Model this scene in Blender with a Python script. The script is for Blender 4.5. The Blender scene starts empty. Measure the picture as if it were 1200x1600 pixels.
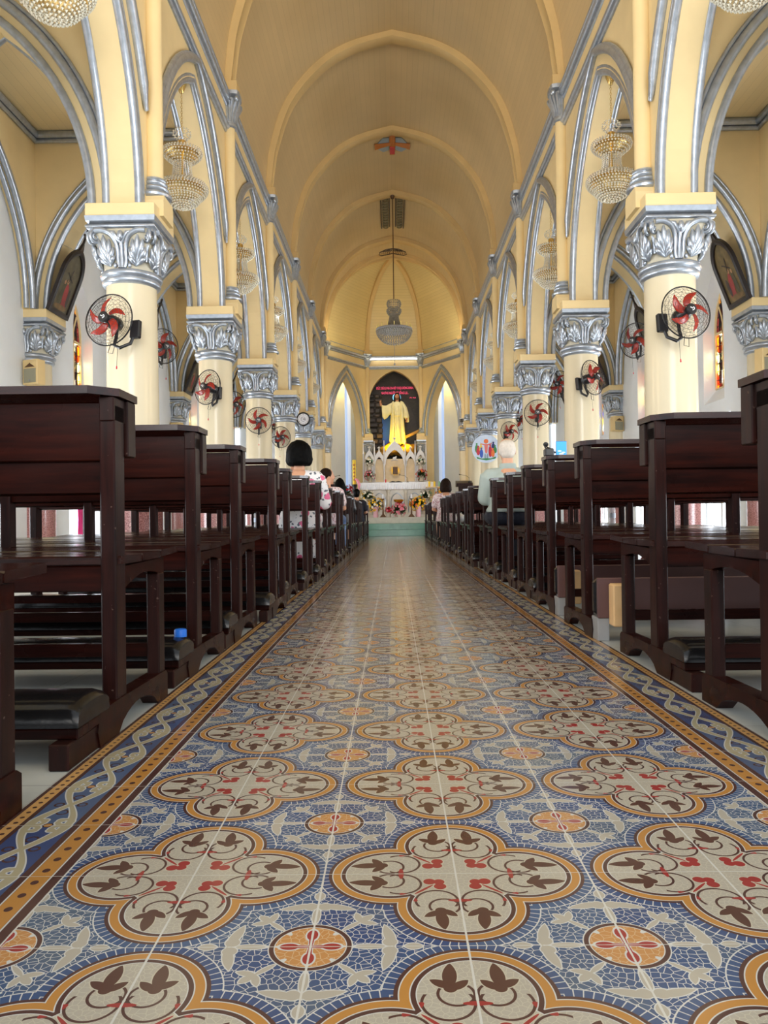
import bpy, math, random
from math import sin, cos, pi, sqrt, atan2, radians as R
from mathutils import Vector, Matrix
random.seed(7)
S = bpy.context.scene
COL = S.collection

# ---------------------------------------------------------------- camera, world, lights, exposure
cam = bpy.data.cameras.new('camera')
cam.sensor_fit = 'VERTICAL'; cam.sensor_height = 36.0; cam.lens = 36.0 * 1215.67 / 1600
cam.clip_start = 0.05; cam.clip_end = 200
camo = bpy.data.objects.new('camera', cam); COL.objects.link(camo)
YAW, PITCH, ROLL = 0.01203, 0.00716, -0.0129
fw = Vector((-sin(YAW) * cos(PITCH), cos(YAW) * cos(PITCH), sin(PITCH)))
rt = Vector((cos(YAW), sin(YAW), 0)); upv = rt.cross(fw)
r2 = rt * cos(ROLL) + upv * sin(ROLL); u2 = upv * cos(ROLL) - rt * sin(ROLL)
mat3 = Matrix((r2, u2, -fw)).transposed()
camo.matrix_world = Matrix.Translation((-0.0876, 0, 0.5437)) @ mat3.to_4x4()
S.camera = camo

S.view_settings.view_transform = 'Standard'
S.view_settings.look = 'None'
S.view_settings.exposure = 0.62
S.view_settings.gamma = 1.0
S.view_settings.use_curve_mapping = False

W = bpy.data.worlds.new('daylight'); S.world = W; W.use_nodes = True
W.node_tree.nodes['Background'].inputs[0].default_value = (0.86, 0.93, 1.0, 1)
W.node_tree.nodes['Background'].inputs[1].default_value = 1.1
try:
    S.cycles.max_bounces = 8; S.cycles.diffuse_bounces = 5; S.cycles.glossy_bounces = 3
    S.cycles.transmission_bounces = 4; S.cycles.transparent_max_bounces = 8
    S.cycles.caustics_reflective = False; S.cycles.caustics_refractive = False
    S.cycles.sample_clamp_indirect = 4.0; S.cycles.blur_glossy = 0.5
except Exception:
    pass

def area(name, loc, aim, sx, sy, power, color, spread=pi):
    l = bpy.data.lights.new(name, 'AREA'); l.shape = 'RECTANGLE'; l.size = sx; l.size_y = sy
    l.energy = power; l.color = color; l.spread = spread
    o = bpy.data.objects.new(name, l); COL.objects.link(o)
    o.location = loc
    o.rotation_euler = (Vector(aim) - Vector(loc)).to_track_quat('-Z', 'Y').to_euler()
    return o

BAY = 3.5; Y0 = 7.41
def yn(n): return Y0 + BAY * n
# daylight through the open entrance behind the viewer
area('entrance_daylight', (0, -3.2, 3.6), (0, 10, 8.6), 4.6, 5.0, 240, (1.0, 0.96, 0.90), R(110))
# daylight through each side window and doorway
for n in range(-1, 5):
    yc = yn(n) + BAY / 2
    for s in (-1, 1):
        area('window_daylight', (s * 5.75, yc, 3.1), (s * 2.5, yc, 5.6), 0.9, 1.9, 230, (0.86, 0.93, 1.0))
        area('door_daylight', (s * 5.8, yc, 0.95), (s * 1.0, yc, 2.6), 1.3, 1.8, 105, (0.88, 0.94, 1.0))
# warm lamps of the chancel, plus an added fill pair in mid-air
for s in (-1, 1):
    area('chancel_flood', (s * 1.9, 25.6, 6.55), (-s * 0.4, 28.2, 8.2), 0.5, 0.3, 9, (1.0, 0.86, 0.56))
    area('statue_spot', (0.1 + s * 0.5, 27.95, 2.95), (0.1, 28.45, 3.6), 0.25, 0.15, 5.0, (1.0, 0.72, 0.02), R(90))
    area('statue_key', (s * 0.9, 26.2, 6.2), (0.1, 28.4, 4.6), 0.3, 0.3, 0.7, (1.0, 0.96, 0.84), R(50))
    area('chancel_fill', (s * 1.1, 23.6, 6.6), (s * 0.5, 27.2, 1.4), 0.5, 0.4, 13, (1.0, 0.95, 0.86), R(90))  # added fill to brighten altar screen and apse walls; no fitting hangs here
    area('bay_lamp', (s * 1.72, 28.25, 6.0), (s * 1.5, 29.4, 3.6), 0.3, 0.2, 16, (1.0, 0.80, 0.34))

# ---------------------------------------------------------------- materials
MATS = {}
class E:
    nt = None
    def __init__(self, s): self.s = s
    @staticmethod
    def m(op, *a):
        n = E.nt.nodes.new('ShaderNodeMath'); n.operation = op
        for i, v in enumerate(a):
            if isinstance(v, E): E.nt.links.new(v.s, n.inputs[i])
            else: n.inputs[i].default_value = v
        return E(n.outputs[0])
    def __add__(a, b): return E.m('ADD', a, b)
    __radd__ = __add__
    def __sub__(a, b): return E.m('SUBTRACT', a, b)
    def __rsub__(a, b): return E.m('SUBTRACT', b, a)
    def __mul__(a, b): return E.m('MULTIPLY', a, b)
    __rmul__ = __mul__
    def __truediv__(a, b): return E.m('DIVIDE', a, b)
    def __lt__(a, b): return E.m('LESS_THAN', a, b)
    def __gt__(a, b): return E.m('GREATER_THAN', a, b)
def mn(a, b): return E.m('MINIMUM', a, b)
def mx(a, b): return E.m('MAXIMUM', a, b)
def ab(a): return E.m('ABSOLUTE', a)
def sq(a): return E.m('SQRT', a)
def fr(a): return E.m('FRACT', a)
def fl(a): return E.m('FLOOR', a)
def hyp(x, y): return sq(x * x + y * y)
def circ(x, y, cx, cy): return hyp(x - cx, y - cy)
def ell(x, y, cx, cy, rx, ry, deg=0):
    c, s = cos(R(deg)), sin(R(deg))
    dx, dy = x - cx, y - cy
    u = (dx * c + dy * s) / rx; v = (dy * c - dx * s) / ry
    return hyp(u, v) - 1.0
def band(a, lo, hi): return (a > lo) * (a < hi)
def mixc(fac, a, b):
    n = E.nt.nodes.new('ShaderNodeMix'); n.data_type = 'RGBA'
    for sock, v in ((n.inputs[0], fac), (n.inputs[6], a), (n.inputs[7], b)):
        if isinstance(v, E): E.nt.links.new(v.s, sock)
        elif isinstance(v, (tuple, list)): sock.default_value = (*v[:3], 1)
        else: sock.default_value = v
    return E(n.outputs[2])
def srgb(r, g, b):
    f = lambda c: (c / 255 / 12.92) if c <= 10 else ((c / 255 + 0.055) / 1.055) ** 2.4
    return (f(r), f(g), f(b))
def newmat(name):
    m = bpy.data.materials.new(name); m.use_nodes = True
    E.nt = m.node_tree
    return m, m.node_tree, m.node_tree.nodes['Principled BSDF']
def objco(scale=(1, 1, 1), kind='Object'):
    t = E.nt.nodes.new('ShaderNodeTexCoord'); mp = E.nt.nodes.new('ShaderNodeMapping')
    mp.inputs['Scale'].default_value = scale
    E.nt.links.new(t.outputs[kind], mp.inputs[0]); return mp.outputs[0]
def noise(co, scale, detail=4, rough=0.55):
    n = E.nt.nodes.new('ShaderNodeTexNoise'); n.inputs['Scale'].default_value = scale
    n.inputs['Detail'].default_value = detail; n.inputs['Roughness'].default_value = rough
    E.nt.links.new(co, n.inputs['Vector']); return E(n.outputs[0])
def ramp(f, lo, hi):
    n = E.nt.nodes.new('ShaderNodeMapRange'); n.inputs[1].default_value = lo; n.inputs[2].default_value = hi
    E.nt.links.new(f.s, n.inputs[0]); return E(n.outputs[0])
def setp(b, **k):
    names = dict(col='Base Color', rough='Roughness', metal='Metallic', spec='Specular IOR Level', coat='Coat Weight',
                 coatr='Coat Roughness', trans='Transmission Weight', ior='IOR', emc='Emission Color', ems='Emission Strength', alpha='Alpha')
    for a, v in k.items():
        i = b.inputs[names[a]]
        if isinstance(v, E): E.nt.links.new(v.s, i)
        elif isinstance(v, tuple): i.default_value = (*v, 1)
        else: i.default_value = v
def bump(b, h, strength=0.2, dist=0.01):
    n = E.nt.nodes.new('ShaderNodeBump'); n.inputs['Strength'].default_value = strength; n.inputs['Distance'].default_value = dist
    E.nt.links.new(h.s, n.inputs['Height']); E.nt.links.new(n.outputs[0], b.inputs['Normal'])
def simple(name, col, rough=0.5, var=0.12, scale=6, metal=0, spec=0.5, bmp=0, **k):
    m, nt, b = newmat(name)
    co = objco()
    if name.startswith('hair_b'): spec = 0.06
    n = noise(co, scale)
    d = tuple(c * (1 - var) for c in col); h = tuple(min(1, c * (1 + var)) for c in col)
    setp(b, col=mixc(ramp(n, 0.3, 0.7), d, h), rough=rough, metal=metal, spec=spec, **k)
    if bmp: bump(b, noise(co, scale * 6), bmp, 0.004)
    MATS[name] = m
    return m
CREAM = srgb(229, 206, 156); CREAM2 = srgb(222, 209, 178)
simple('cream_plaster', CREAM, 0.6, 0.07, 1.5, bmp=0.05)
simple('cream_gloss_paint', CREAM2, 0.22, 0.05, 1.2, bmp=0.04)
simple('cream_band', srgb(230, 206, 154), 0.55, 0.05, 2)
simple('white_plaster', srgb(232, 236, 240), 0.65, 0.05, 1.2, bmp=0.05)
simple('rib_paint', srgb(210, 180, 124), 0.6, 0.07, 2)
simple('silver_paint', srgb(174, 182, 193), 0.28, 0.15, 14, metal=0.6, bmp=0.25)
simple('capital_ground', srgb(196, 188, 166), 0.5, 0.08, 6)
simple('leather', (0.008, 0.0075, 0.008), 0.2, 0.3, 5, spec=0.28, bmp=0.2)
simple('raw_wood', srgb(226, 184, 130), 0.55, 0.12, 9)
simple('plum_wood', srgb(92, 62, 60), 0.5, 0.1, 5)
simple('fan_red', srgb(168, 48, 34), 0.25, 0.05, 4)
simple('black_plastic', (0.012, 0.012, 0.014), 0.35, 0.1, 5)
simple('dark_frame', (0.016, 0.010, 0.009), 0.4, 0.3, 9)
simple('gold', srgb(222, 190, 120), 0.22, 0.1, 8, metal=0.9)
simple('bright_gold', srgb(226, 172, 60), 0.32, 0.1, 8, metal=0.9)
simple('white_paint', srgb(232, 232, 236), 0.45, 0.03, 4)
simple('marble_white', srgb(214, 206, 190), 0.25, 0.12, 5)
simple('marble_teal', srgb(120, 176, 160), 0.18, 0.18, 3)
simple('marble_beige', srgb(214, 190, 150), 0.35, 0.1, 4)
simple('skin', srgb(214, 160, 128), 0.5, 0.05, 6)
simple('skin_tan', srgb(190, 132, 98), 0.5, 0.05, 6)
simple('hair_black', (0.0022, 0.002, 0.002), 0.6, 0.3, 30, bmp=0.3)
simple('hair_brown', (0.018, 0.010, 0.007), 0.6, 0.3, 30, bmp=0.3)
simple('hair_white', srgb(214, 204, 192), 0.6, 0.1, 40, bmp=0.3)
simple('shirt_sage', srgb(168, 180, 174), 0.8, 0.06, 8, bmp=0.1)
simple('trousers_navy', srgb(24, 26, 40), 0.8, 0.1, 8)
simple('leaf_green', srgb(40, 66, 30), 0.5, 0.35, 18)
simple('speaker_cream', srgb(226, 198, 142), 0.5, 0.04, 6)
simple('speaker_grille', srgb(150, 146, 124), 0.6, 0.08, 90)
simple('ivory_wax', srgb(248, 232, 150), 0.4, 0.03, 6)
simple('yellow_wax', srgb(246, 206, 40), 0.4, 0.03, 6)
for nm, c in dict(petal_yellow=(250, 206, 40), petal_white=(244, 240, 228), petal_pink=(240, 150, 170), petal_red=(206, 30, 54),
                  petal_orange=(240, 130, 40), cap_blue=(20, 110, 220), magenta_cloth=(214, 40, 120), sign_red=(200, 40, 60),
                  sign_orange=(235, 120, 60), sign_green=(60, 140, 80), sign_blue=(50, 90, 190), sign_yellow=(240, 200, 90),
                  sign_pale=(214, 228, 246), sign_navy=(40, 50, 110), sign_grey=(150, 170, 190), sign_pink=(226, 120, 110),
                  ink=(24, 24, 30), cloth_white=(236, 238, 244), bag_white=(226, 226, 222), robe_cream=(222, 212, 164), robe_yellow=(250, 214, 70),
                  rock_gold=(176, 128, 30), blue_wall=(34, 84, 190), rust=(190, 110, 40), jeans=(90, 120, 170), pink_wrap=(240, 190, 205),
                  brass_dark=(90, 60, 30), steel=(150, 150, 150), grey_filigree=(128, 120, 92), chalk=(180, 178, 170), cup_green=(150, 200, 170)).items():
    simple(nm, srgb(*c), 0.45, 0.06, 10)

# dark varnished pew wood: grain runs along the plank (local x)
m, nt, b = newmat('pew_wood')
co = objco((1.2, 14, 14)); g = noise(co, 2.2, 6, 0.65); g2 = noise(objco((1, 1, 1)), 3)
c = mixc(ramp(g, 0.35, 0.7), (0.008, 0.0015, 0.001), (0.040, 0.0062, 0.003))
setp(b, col=mixc(ramp(g2, 0.45, 0.8) * 0.5, c, (0.024, 0.008, 0.006)), rough=ramp(g2, -0.6, 1.6) * 0.55, spec=0.10)
bump(b, g, 0.06, 0.002); MATS['pew_wood'] = m
m, nt, b = newmat('pew_post_wood')
co = objco((14, 14, 1.2)); g = noise(co, 2.2, 6, 0.65); g2 = noise(objco((1, 1, 1)), 4)
c = mixc(ramp(g, 0.35, 0.7), (0.008, 0.0026, 0.0022), (0.036, 0.0085, 0.006))
chips = ramp(noise(objco((6, 6, 6)), 9, 2), 0.70, 0.74)
setp(b, col=mixc(chips * 0.6, mixc(ramp(g2, 0.4, 0.8) * 0.6, c, (0.026, 0.015, 0.013)), (0.16, 0.10, 0.08)), rough=0.33, spec=0.13)
bump(b, g, 0.08, 0.002); MATS['pew_post_wood'] = m

m, nt, b = newmat('pew_seat_wood')
co = objco((1.2, 14, 14)); g = noise(co, 2.2, 6, 0.65); g2 = noise(objco((1, 1, 1)), 5)
setp(b, col=mixc(ramp(g, 0.35, 0.7), (0.010, 0.003, 0.0024), (0.045, 0.011, 0.007)), rough=ramp(g2, 0.2, 0.8) * 0.2 + 0.12, spec=0.45)
bump(b, g, 0.05, 0.002); MATS['pew_seat_wood'] = m

# board vault: narrow boards along u, weather streaks
def boards(name, base, axis):
    m, nt, b = newmat(name)
    t = E.nt.nodes.new('ShaderNodeUVMap'); sp = E.nt.nodes.new('ShaderNodeSeparateXYZ'); E.nt.links.new(t.outputs[0], sp.inputs[0])
    u = E(sp.outputs[0]); v = E(sp.outputs[1])
    seam = fr(u / 0.11)
    line = (seam < 0.05)
    mp = E.nt.nodes.new('ShaderNodeMapping'); mp.inputs['Scale'].default_value = (9, 0.55, 1)
    E.nt.links.new(t.outputs[0], mp.inputs[0])
    st = noise(mp.outputs[0], 1.3, 5, 0.6)
    wide = noise(objco(), 0.5, 3)
    wn = E.nt.nodes.new('ShaderNodeTexWhiteNoise'); wn.noise_dimensions = '1D'; E.nt.links.new(fl(u / 0.11).s, wn.inputs['W'])
    d1 = tuple(c * 0.86 for c in base); d2 = tuple(min(1, c * 1.05) for c in base)
    col = mixc(ramp(wide, 0.3, 0.7), d1, d2)
    col = mixc(E(wn.outputs[0]) * 0.16, col, tuple(c * 0.72 for c in base))
    col = mixc(ramp(st, 0.66, 0.80) * 0.55, col, tuple(c * 0.5 for c in base))
    col = mixc(line * (0.5 if 'apse' in name else 0.28), col, tuple(c * 0.4 for c in base))
    setp(b, col=col, rough=0.42)
    bump(b, line, -0.25, 0.004)
    MATS[name] = m
boards('vault_boards', srgb(213, 187, 140), 0)
boards('aisle_boards', srgb(246, 222, 170), 0)
boards('apse_boards', srgb(226, 204, 146), 0)

# red speckled granite of the column bases
m, nt, b = newmat('pink_granite')
n = noise(objco(), 90, 3, 0.7); setp(b, col=mixc(ramp(n, 0.35, 0.65), srgb(110, 62, 62), srgb(196, 142, 138)), rough=0.2); MATS['pink_granite'] = m
# crystal
simple('crystal_grey', srgb(176, 174, 166), 0.12, 0.3, 40, metal=0.4, spec=0.9)
m, nt, b = newmat('crystal')
lw = E.nt.nodes.new('ShaderNodeLayerWeight'); lw.inputs[0].default_value = 0.4
setp(b, col=mixc(E(lw.outputs['Facing']), srgb(250, 244, 226), srgb(164, 150, 116)), rough=0.06, spec=0.9, metal=0.3)
MATS['crystal'] = m
m, nt, b = newmat('clear_plastic'); setp(b, col=(0.9, 0.95, 1.0), rough=0.08, alpha=0.38); MATS['clear_plastic'] = m

def glow(name, col, st):
    m, nt, b = newmat(name); setp(b, col=col, emc=col, ems=st, rough=0.4); MATS[name] = m
glow('neon_pink', srgb(240, 60, 110), 0.5)
glow('screen_blue', srgb(40, 130, 235), 0.9)
glow('tube_light', (1.0, 0.95, 0.85), 4.0)
glow('bulb', (1.0, 0.95, 0.85), 2.5)
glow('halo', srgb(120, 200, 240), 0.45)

# printed floral cotton
m, nt, b = newmat('floral_cotton')
v = E.nt.nodes.new('ShaderNodeTexVoronoi'); v.inputs['Scale'].default_value = 9.5; E.nt.links.new(objco(), v.inputs['Vector'])
v2 = E.nt.nodes.new('ShaderNodeTexVoronoi'); v2.inputs['Scale'].default_value = 27; E.nt.links.new(objco(), v2.inputs['Vector'])
n = noise(objco(), 30, 3)
d = E(v.outputs['Distance']) + n * 0.35 - 0.17; d2 = E(v2.outputs['Distance']) + noise(objco(), 55, 3) * 0.6 - 0.3
sp = E.nt.nodes.new('ShaderNodeSeparateColor'); E.nt.links.new(v.outputs['Color'], sp.inputs[0])
col = mixc((d2 < 0.30), srgb(236, 234, 236), srgb(92, 100, 112))
col = mixc((d < 0.36) * (E(sp.outputs[0]) > 0.25), col, srgb(226, 110, 150))
col = mixc((d < 0.2) * (E(sp.outputs[0]) > 0.25), col, srgb(190, 40, 90))
setp(b, col=col, rough=0.85); MATS['floral_cotton'] = m
m, nt, b = newmat('pale_print')
n = noise(objco(), 34, 3); setp(b, col=mixc((n > 0.55), srgb(236, 222, 226), srgb(196, 150, 160)), rough=0.85); MATS['pale_print'] = m

# stained glass: leaded coloured quarries that let the daylight through
def stained(name, cols, seed):
    m, nt, b = newmat(name)
    nt.nodes.remove(b)
    mp = objco((1, 1, 0.62))
    v = E.nt.nodes.new('ShaderNodeTexVoronoi'); v.inputs['Scale'].default_value = 9; E.nt.links.new(mp, v.inputs['Vector'])
    ve = E.nt.nodes.new('ShaderNodeTexVoronoi'); ve.feature = 'DISTANCE_TO_EDGE'; ve.inputs['Scale'].default_value = 9; E.nt.links.new(mp, ve.inputs['Vector'])
    sp = E.nt.nodes.new('ShaderNodeSeparateColor'); E.nt.links.new(v.outputs['Color'], sp.inputs[0])
    h = E(sp.outputs[0])
    col = (1, 1, 1)
    k = len(cols)
    for i, c in enumerate(cols):
        col = mixc((h > i / k), col, srgb(*c))
    lead = (E(ve.outputs['Distance']) < 0.035)
    tr = E.nt.nodes.new('ShaderNodeBsdfTransparent'); E.nt.links.new(mixc(lead, col, (0.01, 0.01, 0.01)).s, tr.inputs[0])
    gl = E.nt.nodes.new('ShaderNodeBsdfPrincipled'); E.nt.links.new(mixc(lead, col, (0.02, 0.02, 0.02)).s, gl.inputs['Base Color']); gl.inputs['Roughness'].default_value = 0.2
    mxs = E.nt.nodes.new('ShaderNodeMixShader'); mxs.inputs[0].default_value = 0.22
    E.nt.links.new(tr.outputs[0], mxs.inputs[1]); E.nt.links.new(gl.outputs[0], mxs.inputs[2])
    E.nt.links.new(mxs.outputs[0], nt.nodes['Material Output'].inputs[0]); MATS[name] = m
stained('stained_warm', [(255, 246, 214), (204, 96, 50), (250, 226, 160), (120, 60, 60), (255, 250, 236), (226, 150, 60)], 0)
stained('stained_dark', [(120, 70, 74), (70, 84, 60), (190, 150, 70), (60, 60, 84), (150, 96, 60), (90, 40, 44)], 1)
stained('stained_blue', [(80, 110, 220), (220, 235, 255), (240, 226, 160), (60, 70, 160), (255, 255, 255), (200, 120, 60)], 2)
m, nt, b = newmat('frosted_blue'); nt.nodes.remove(b)
tr = nt.nodes.new('ShaderNodeBsdfTransparent'); tr.inputs[0].default_value = (*srgb(216, 228, 255), 1); nt.links.new(tr.outputs[0], nt.nodes['Material Output'].inputs[0]); MATS['frosted_blue'] = m

# encaustic aisle tiles: 0.2 m tiles, four to a quatrefoil, drawn with distance functions
def ves(x, y, cx, cy, L, w, deg=0):
    # pointed leaf: overlap of two discs
    c, s = cos(R(deg)), sin(R(deg)); dx, dy = x - cx, y - cy
    u = dx * c + dy * s; v = ab(dy * c - dx * s); r = (L * L + w * w) / (2 * w)
    return hyp(u, v + (r - w)) - r
def tile_material():
    m, nt, b = newmat('encaustic_tiles')
    t = E.nt.nodes.new('ShaderNodeTexCoord'); sp = E.nt.nodes.new('ShaderNodeSeparateXYZ'); E.nt.links.new(t.outputs['Object'], sp.inputs[0])
    x, y = E(sp.outputs[0]), E(sp.outputs[1])
    gx = ab(fr(x / 0.4 + 100.5) - 0.5) * 2
    gy = ab(fr((y - 0.3908) / 0.4 + 100.5) - 0.5) * 2
    X = mx(gx, gy); Y = mn(gx, gy)
    vor = E.nt.nodes.new('ShaderNodeTexVoronoi'); vor.feature = 'DISTANCE_TO_EDGE'; vor.voronoi_dimensions = '2D'
    vor.inputs['Scale'].default_value = 100; E.nt.links.new(t.outputs['Object'], vor.inputs['Vector'])
    ve = E(vor.outputs['Distance'])
    vor2 = E.nt.nodes.new('ShaderNodeTexVoronoi'); vor2.feature = 'DISTANCE_TO_EDGE'; vor2.voronoi_dimensions = '2D'
    vor2.inputs['Scale'].default_value = 120; E.nt.links.new(t.outputs['Object'], vor2.inputs['Vector'])
    vf = E(vor2.outputs['Distance'])
    big = noise(t.outputs['Object'], 3.2, 3); fine = noise(t.outputs['Object'], 40, 3)
    wn = E.nt.nodes.new('ShaderNodeTexWhiteNoise'); wn.noise_dimensions = '2D'
    cb = E.nt.nodes.new('ShaderNodeCombineXYZ'); E.nt.links.new(fl(x / 0.2 + 100).s, cb.inputs[0]); E.nt.links.new(fl((y - 0.3908) / 0.2 + 100).s, cb.inputs[1])
    E.nt.links.new(cb.outputs[0], wn.inputs['Vector']); tv = E(wn.outputs[0])
    BLUE = mixc(tv, srgb(34, 66, 118), srgb(56, 86, 126)); GREYB = srgb(80, 100, 116)
    CRM = srgb(174, 169, 156); WHT = srgb(202, 204, 202); BRN = srgb(70, 38, 38); ORG = srgb(182, 128, 58); RED = srgb(150, 40, 42); TAN = srgb(188, 134, 78); LEAF = srgb(78, 46, 40)
    col = mixc(ramp(big, 0.45, 0.65) * 0.75, BLUE, GREYB)
    col = mixc((ve < 0.048), col, WHT)
    # outline of the quatrefoil (negative inside)
    d = mn(circ(X, Y, 0.49, 0) - 0.475, hyp(X, Y) - 0.60)
    # tesserae rows following the outline
    row = band(d, 0.0, 0.075)
    ang = fr(E.m('ARCTAN2', Y, X - 0.49) * 9.0)
    col = mixc(row * mx((ang < 0.13), (d > 0.066)), mixc(row, col, BLUE), WHT)
    # cream sprays in the blue field
    f = mn(ell(X, Y, 1.0, 0.62, 0.026, 0.095) * 0.03, ves(X, Y, 0.875, 0.50, 0.135, 0.034, -14))
    f = mn(f, circ(X, Y, 0.95, 0.495) - 0.046); f = mn(f, ves(X, Y, 1.0, 0.345, 0.06, 0.034, 90))
    f = mn(f, ves(X, Y, 0.75, 0.75, 0.085, 0.017, 45)); f = mn(f, ves(X, Y, 0.712, 0.645, 0.065, 0.024, 105)); f = mn(f, ves(X, Y, 0.655, 0.655, 0.055, 0.028, 45))
    col = mixc((f < 0.008), col, WHT); col = mixc((f < 0.0), col, CRM)
    # roundel at the tile corners
    rc = circ(X, Y, 1, 1)
    cr = mixc((ve < 0.05), TAN, srgb(204, 172, 130))
    pet = mn(ell(X, Y, 1.0, 0.91, 0.016, 0.11), ell(X, Y, 1.0, 0.865, 0.036, 0.06))
    cr = mixc((pet < 0.3), cr, WHT); cr = mixc((pet < 0.0), cr, RED)
    sprig = ell(X, Y, 0.83, 0.83, 0.05, 0.02, 45)
    cr = mixc((sprig < 0.0), cr, WHT)
    cr = mixc(band(rc, 0.225, 0.232), cr, WHT); cr = mixc((rc > 0.232), cr, BRN); cr = mixc((rc > 0.262), cr, WHT)
    col = mixc((rc < 0.270), col, cr)
    # quatrefoil interior: pale tesserae, ivy, clover, ties
    inn = mixc((vf < 0.05), CRM, srgb(192, 186, 168))
    vine = mn(ab(circ(X, Y, 0.50, 0.115) - 0.105), ab(circ(X, Y, 0.42, 0.165) - 0.15) + (X > 0.5) * 1.0)
    inn = mixc((vine < 0.009), inn, BRN)
    lf = mn(ves(X, Y, 0.675, 0.142, 0.135, 0.044, -4), circ(X, Y, 0.555, 0.145) - 0.040)
    lf = mn(lf, ves(X, Y, 0.598, 0.195, 0.080, 0.034, 58)); lf = mn(lf, ves(X, Y, 0.585, 0.090, 0.075, 0.032, -48))
    inn = mixc((lf < 0.008), inn, srgb(192, 186, 168)); inn = mixc((lf < 0.0), inn, LEAF)
    cl = mn(circ(X, Y, 0.135, 0.135) - 0.042, circ(X, Y, 0.205, 0.13) - 0.046)
    cl = mn(cl, ell(X, Y, 0.25, 0.25, 0.10, 0.012, 45) * 0.02)
    inn = mixc((cl < 0.008), inn, srgb(192, 186, 168)); inn = mixc((cl < 0.0), inn, RED)
    tie = mn(ell(X, Y, 0.415, 0.0, 0.02, 0.085), ell(X, Y, 0.365, 0.365, 0.03, 0.085, 45))
    inn = mixc((tie < 0.0), inn, RED)
    inn = mixc((d > -0.135), inn, WHT)
    inn = mixc((d > -0.128), inn, BRN); inn = mixc((d > -0.098), inn, WHT)
    inn = mixc((d > -0.090), inn, ORG); inn = mixc((d > -0.034), inn, WHT); inn = mixc((d > -0.026), inn, BRN)
    col = mixc((d < 0.0), col, inn)
    # border strip
    w = (ab(x) - 0.6) / 0.2
    v = fr((y - 0.3908) / 0.2 + 100)
    isb = (ab(x) > 0.6)
    BB = mixc(tv, srgb(44, 66, 118), srgb(78, 100, 134))
    bc = BB
    z = (w - 0.34) / 0.46
    q = v * 2.17
    sn = E.m('COSINE', v * pi)
    zc = ab(z - 0.5); qc = ab(q - 1.085)
    ring1 = mn(ab(circ(zc, qc, 0.0, 0.42) - 0.11), ab(circ(zc, qc, 0.24, 0.0) - 0.09))
    bc = mixc((ring1 < 0.022), bc, BRN)
    far = qc / 1.085
    s1 = ab(z - 0.5 - sn * 0.38) - 0.075 - far * 0.02; s2 = ab(z - 0.5 + sn * 0.38) - 0.045 - far * 0.03
    hook = mn(ab(circ(zc, qc, 0.27, 0.93) - 0.13) + (qc < 0.93) * (zc > 0.27) * 0.0 - 0.05, circ(zc, qc, 0.17, 0.84) - 0.08)
    scroll = mn(mn(s1, s2), hook)
    bc = mixc((scroll < 0.03), bc, WHT); bc = mixc((scroll < 0.0), bc, srgb(172, 164, 134))
    dotj = circ(zc, qc, 0.0, 1.085)
    bc = mixc((dotj < 0.10), bc, BRN); bc = mixc((dotj < 0.075), bc, ORG)
    bc = mixc((w < 0.335), bc, BRN); bc = mixc((w > 0.79), bc, BRN)
    d1 = fr(v * 5) - 0.5
    o1 = mixc((hyp((w - 0.18) * 1.2, d1 * 0.2) < 0.035), ORG, BRN)
    bc = mixc(band(w, 0.10, 0.26), bc, o1)
    d2 = fr(v * 8) - 0.5
    o2 = mixc((hyp((w - 0.89), d2 * 0.12) < 0.022), srgb(206, 160, 96), BRN)
    bc = mixc(band(w, 0.835, 0.95), bc, o2)
    bc = mixc(band(w, 0.262, 0.275), bc, WHT); bc = mixc(band(w, 0.085, 0.098), bc, WHT)
    col = mixc(isb, col, bc)
    # joints, wear
    jx = ab(fr(x / 0.2 + 100.5) - 0.5) * 0.2; jy = ab(fr((y - 0.3908) / 0.2 + 100.5) - 0.5) * 0.2
    col = mixc((jx + fine * 0.0014 < 0.0021), col, srgb(206, 206, 200))
    col = mixc((jy + fine * 0.001 < 0.0012) * 0.8, col, srgb(206, 206, 200))
    col = mixc(ramp(big, 0.35, 0.8) * 0.18 + 0.05, col, srgb(140, 132, 118))
    setp(b, col=col, rough=ramp(big + fine * 0.3, 0.2, 0.9) * 0.10 + 0.11, spec=0.5)
    bump(b, mn(jx, jy) * 60 + fine * 0.25, 0.10, 0.002)
    MATS['encaustic_tiles'] = m
tile_material()
m, nt, b = newmat('grey_tiles')
t = E.nt.nodes.new('ShaderNodeTexCoord'); sp = E.nt.nodes.new('ShaderNodeSeparateXYZ'); E.nt.links.new(t.outputs['Object'], sp.inputs[0])
jx = ab(fr(E(sp.outputs[0]) / 0.4 + 100.5) - 0.5) * 0.4; jy = ab(fr(E(sp.outputs[1]) / 0.4 + 100.5) - 0.5) * 0.4
n = noise(t.outputs['Object'], 5, 4)
setp(b, col=mixc((mn(jx, jy) < 0.002), mixc(ramp(n, 0.3, 0.7), srgb(172, 176, 172), srgb(196, 198, 192)), srgb(150, 150, 146)), rough=0.28)
MATS['grey_tiles'] = m

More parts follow.
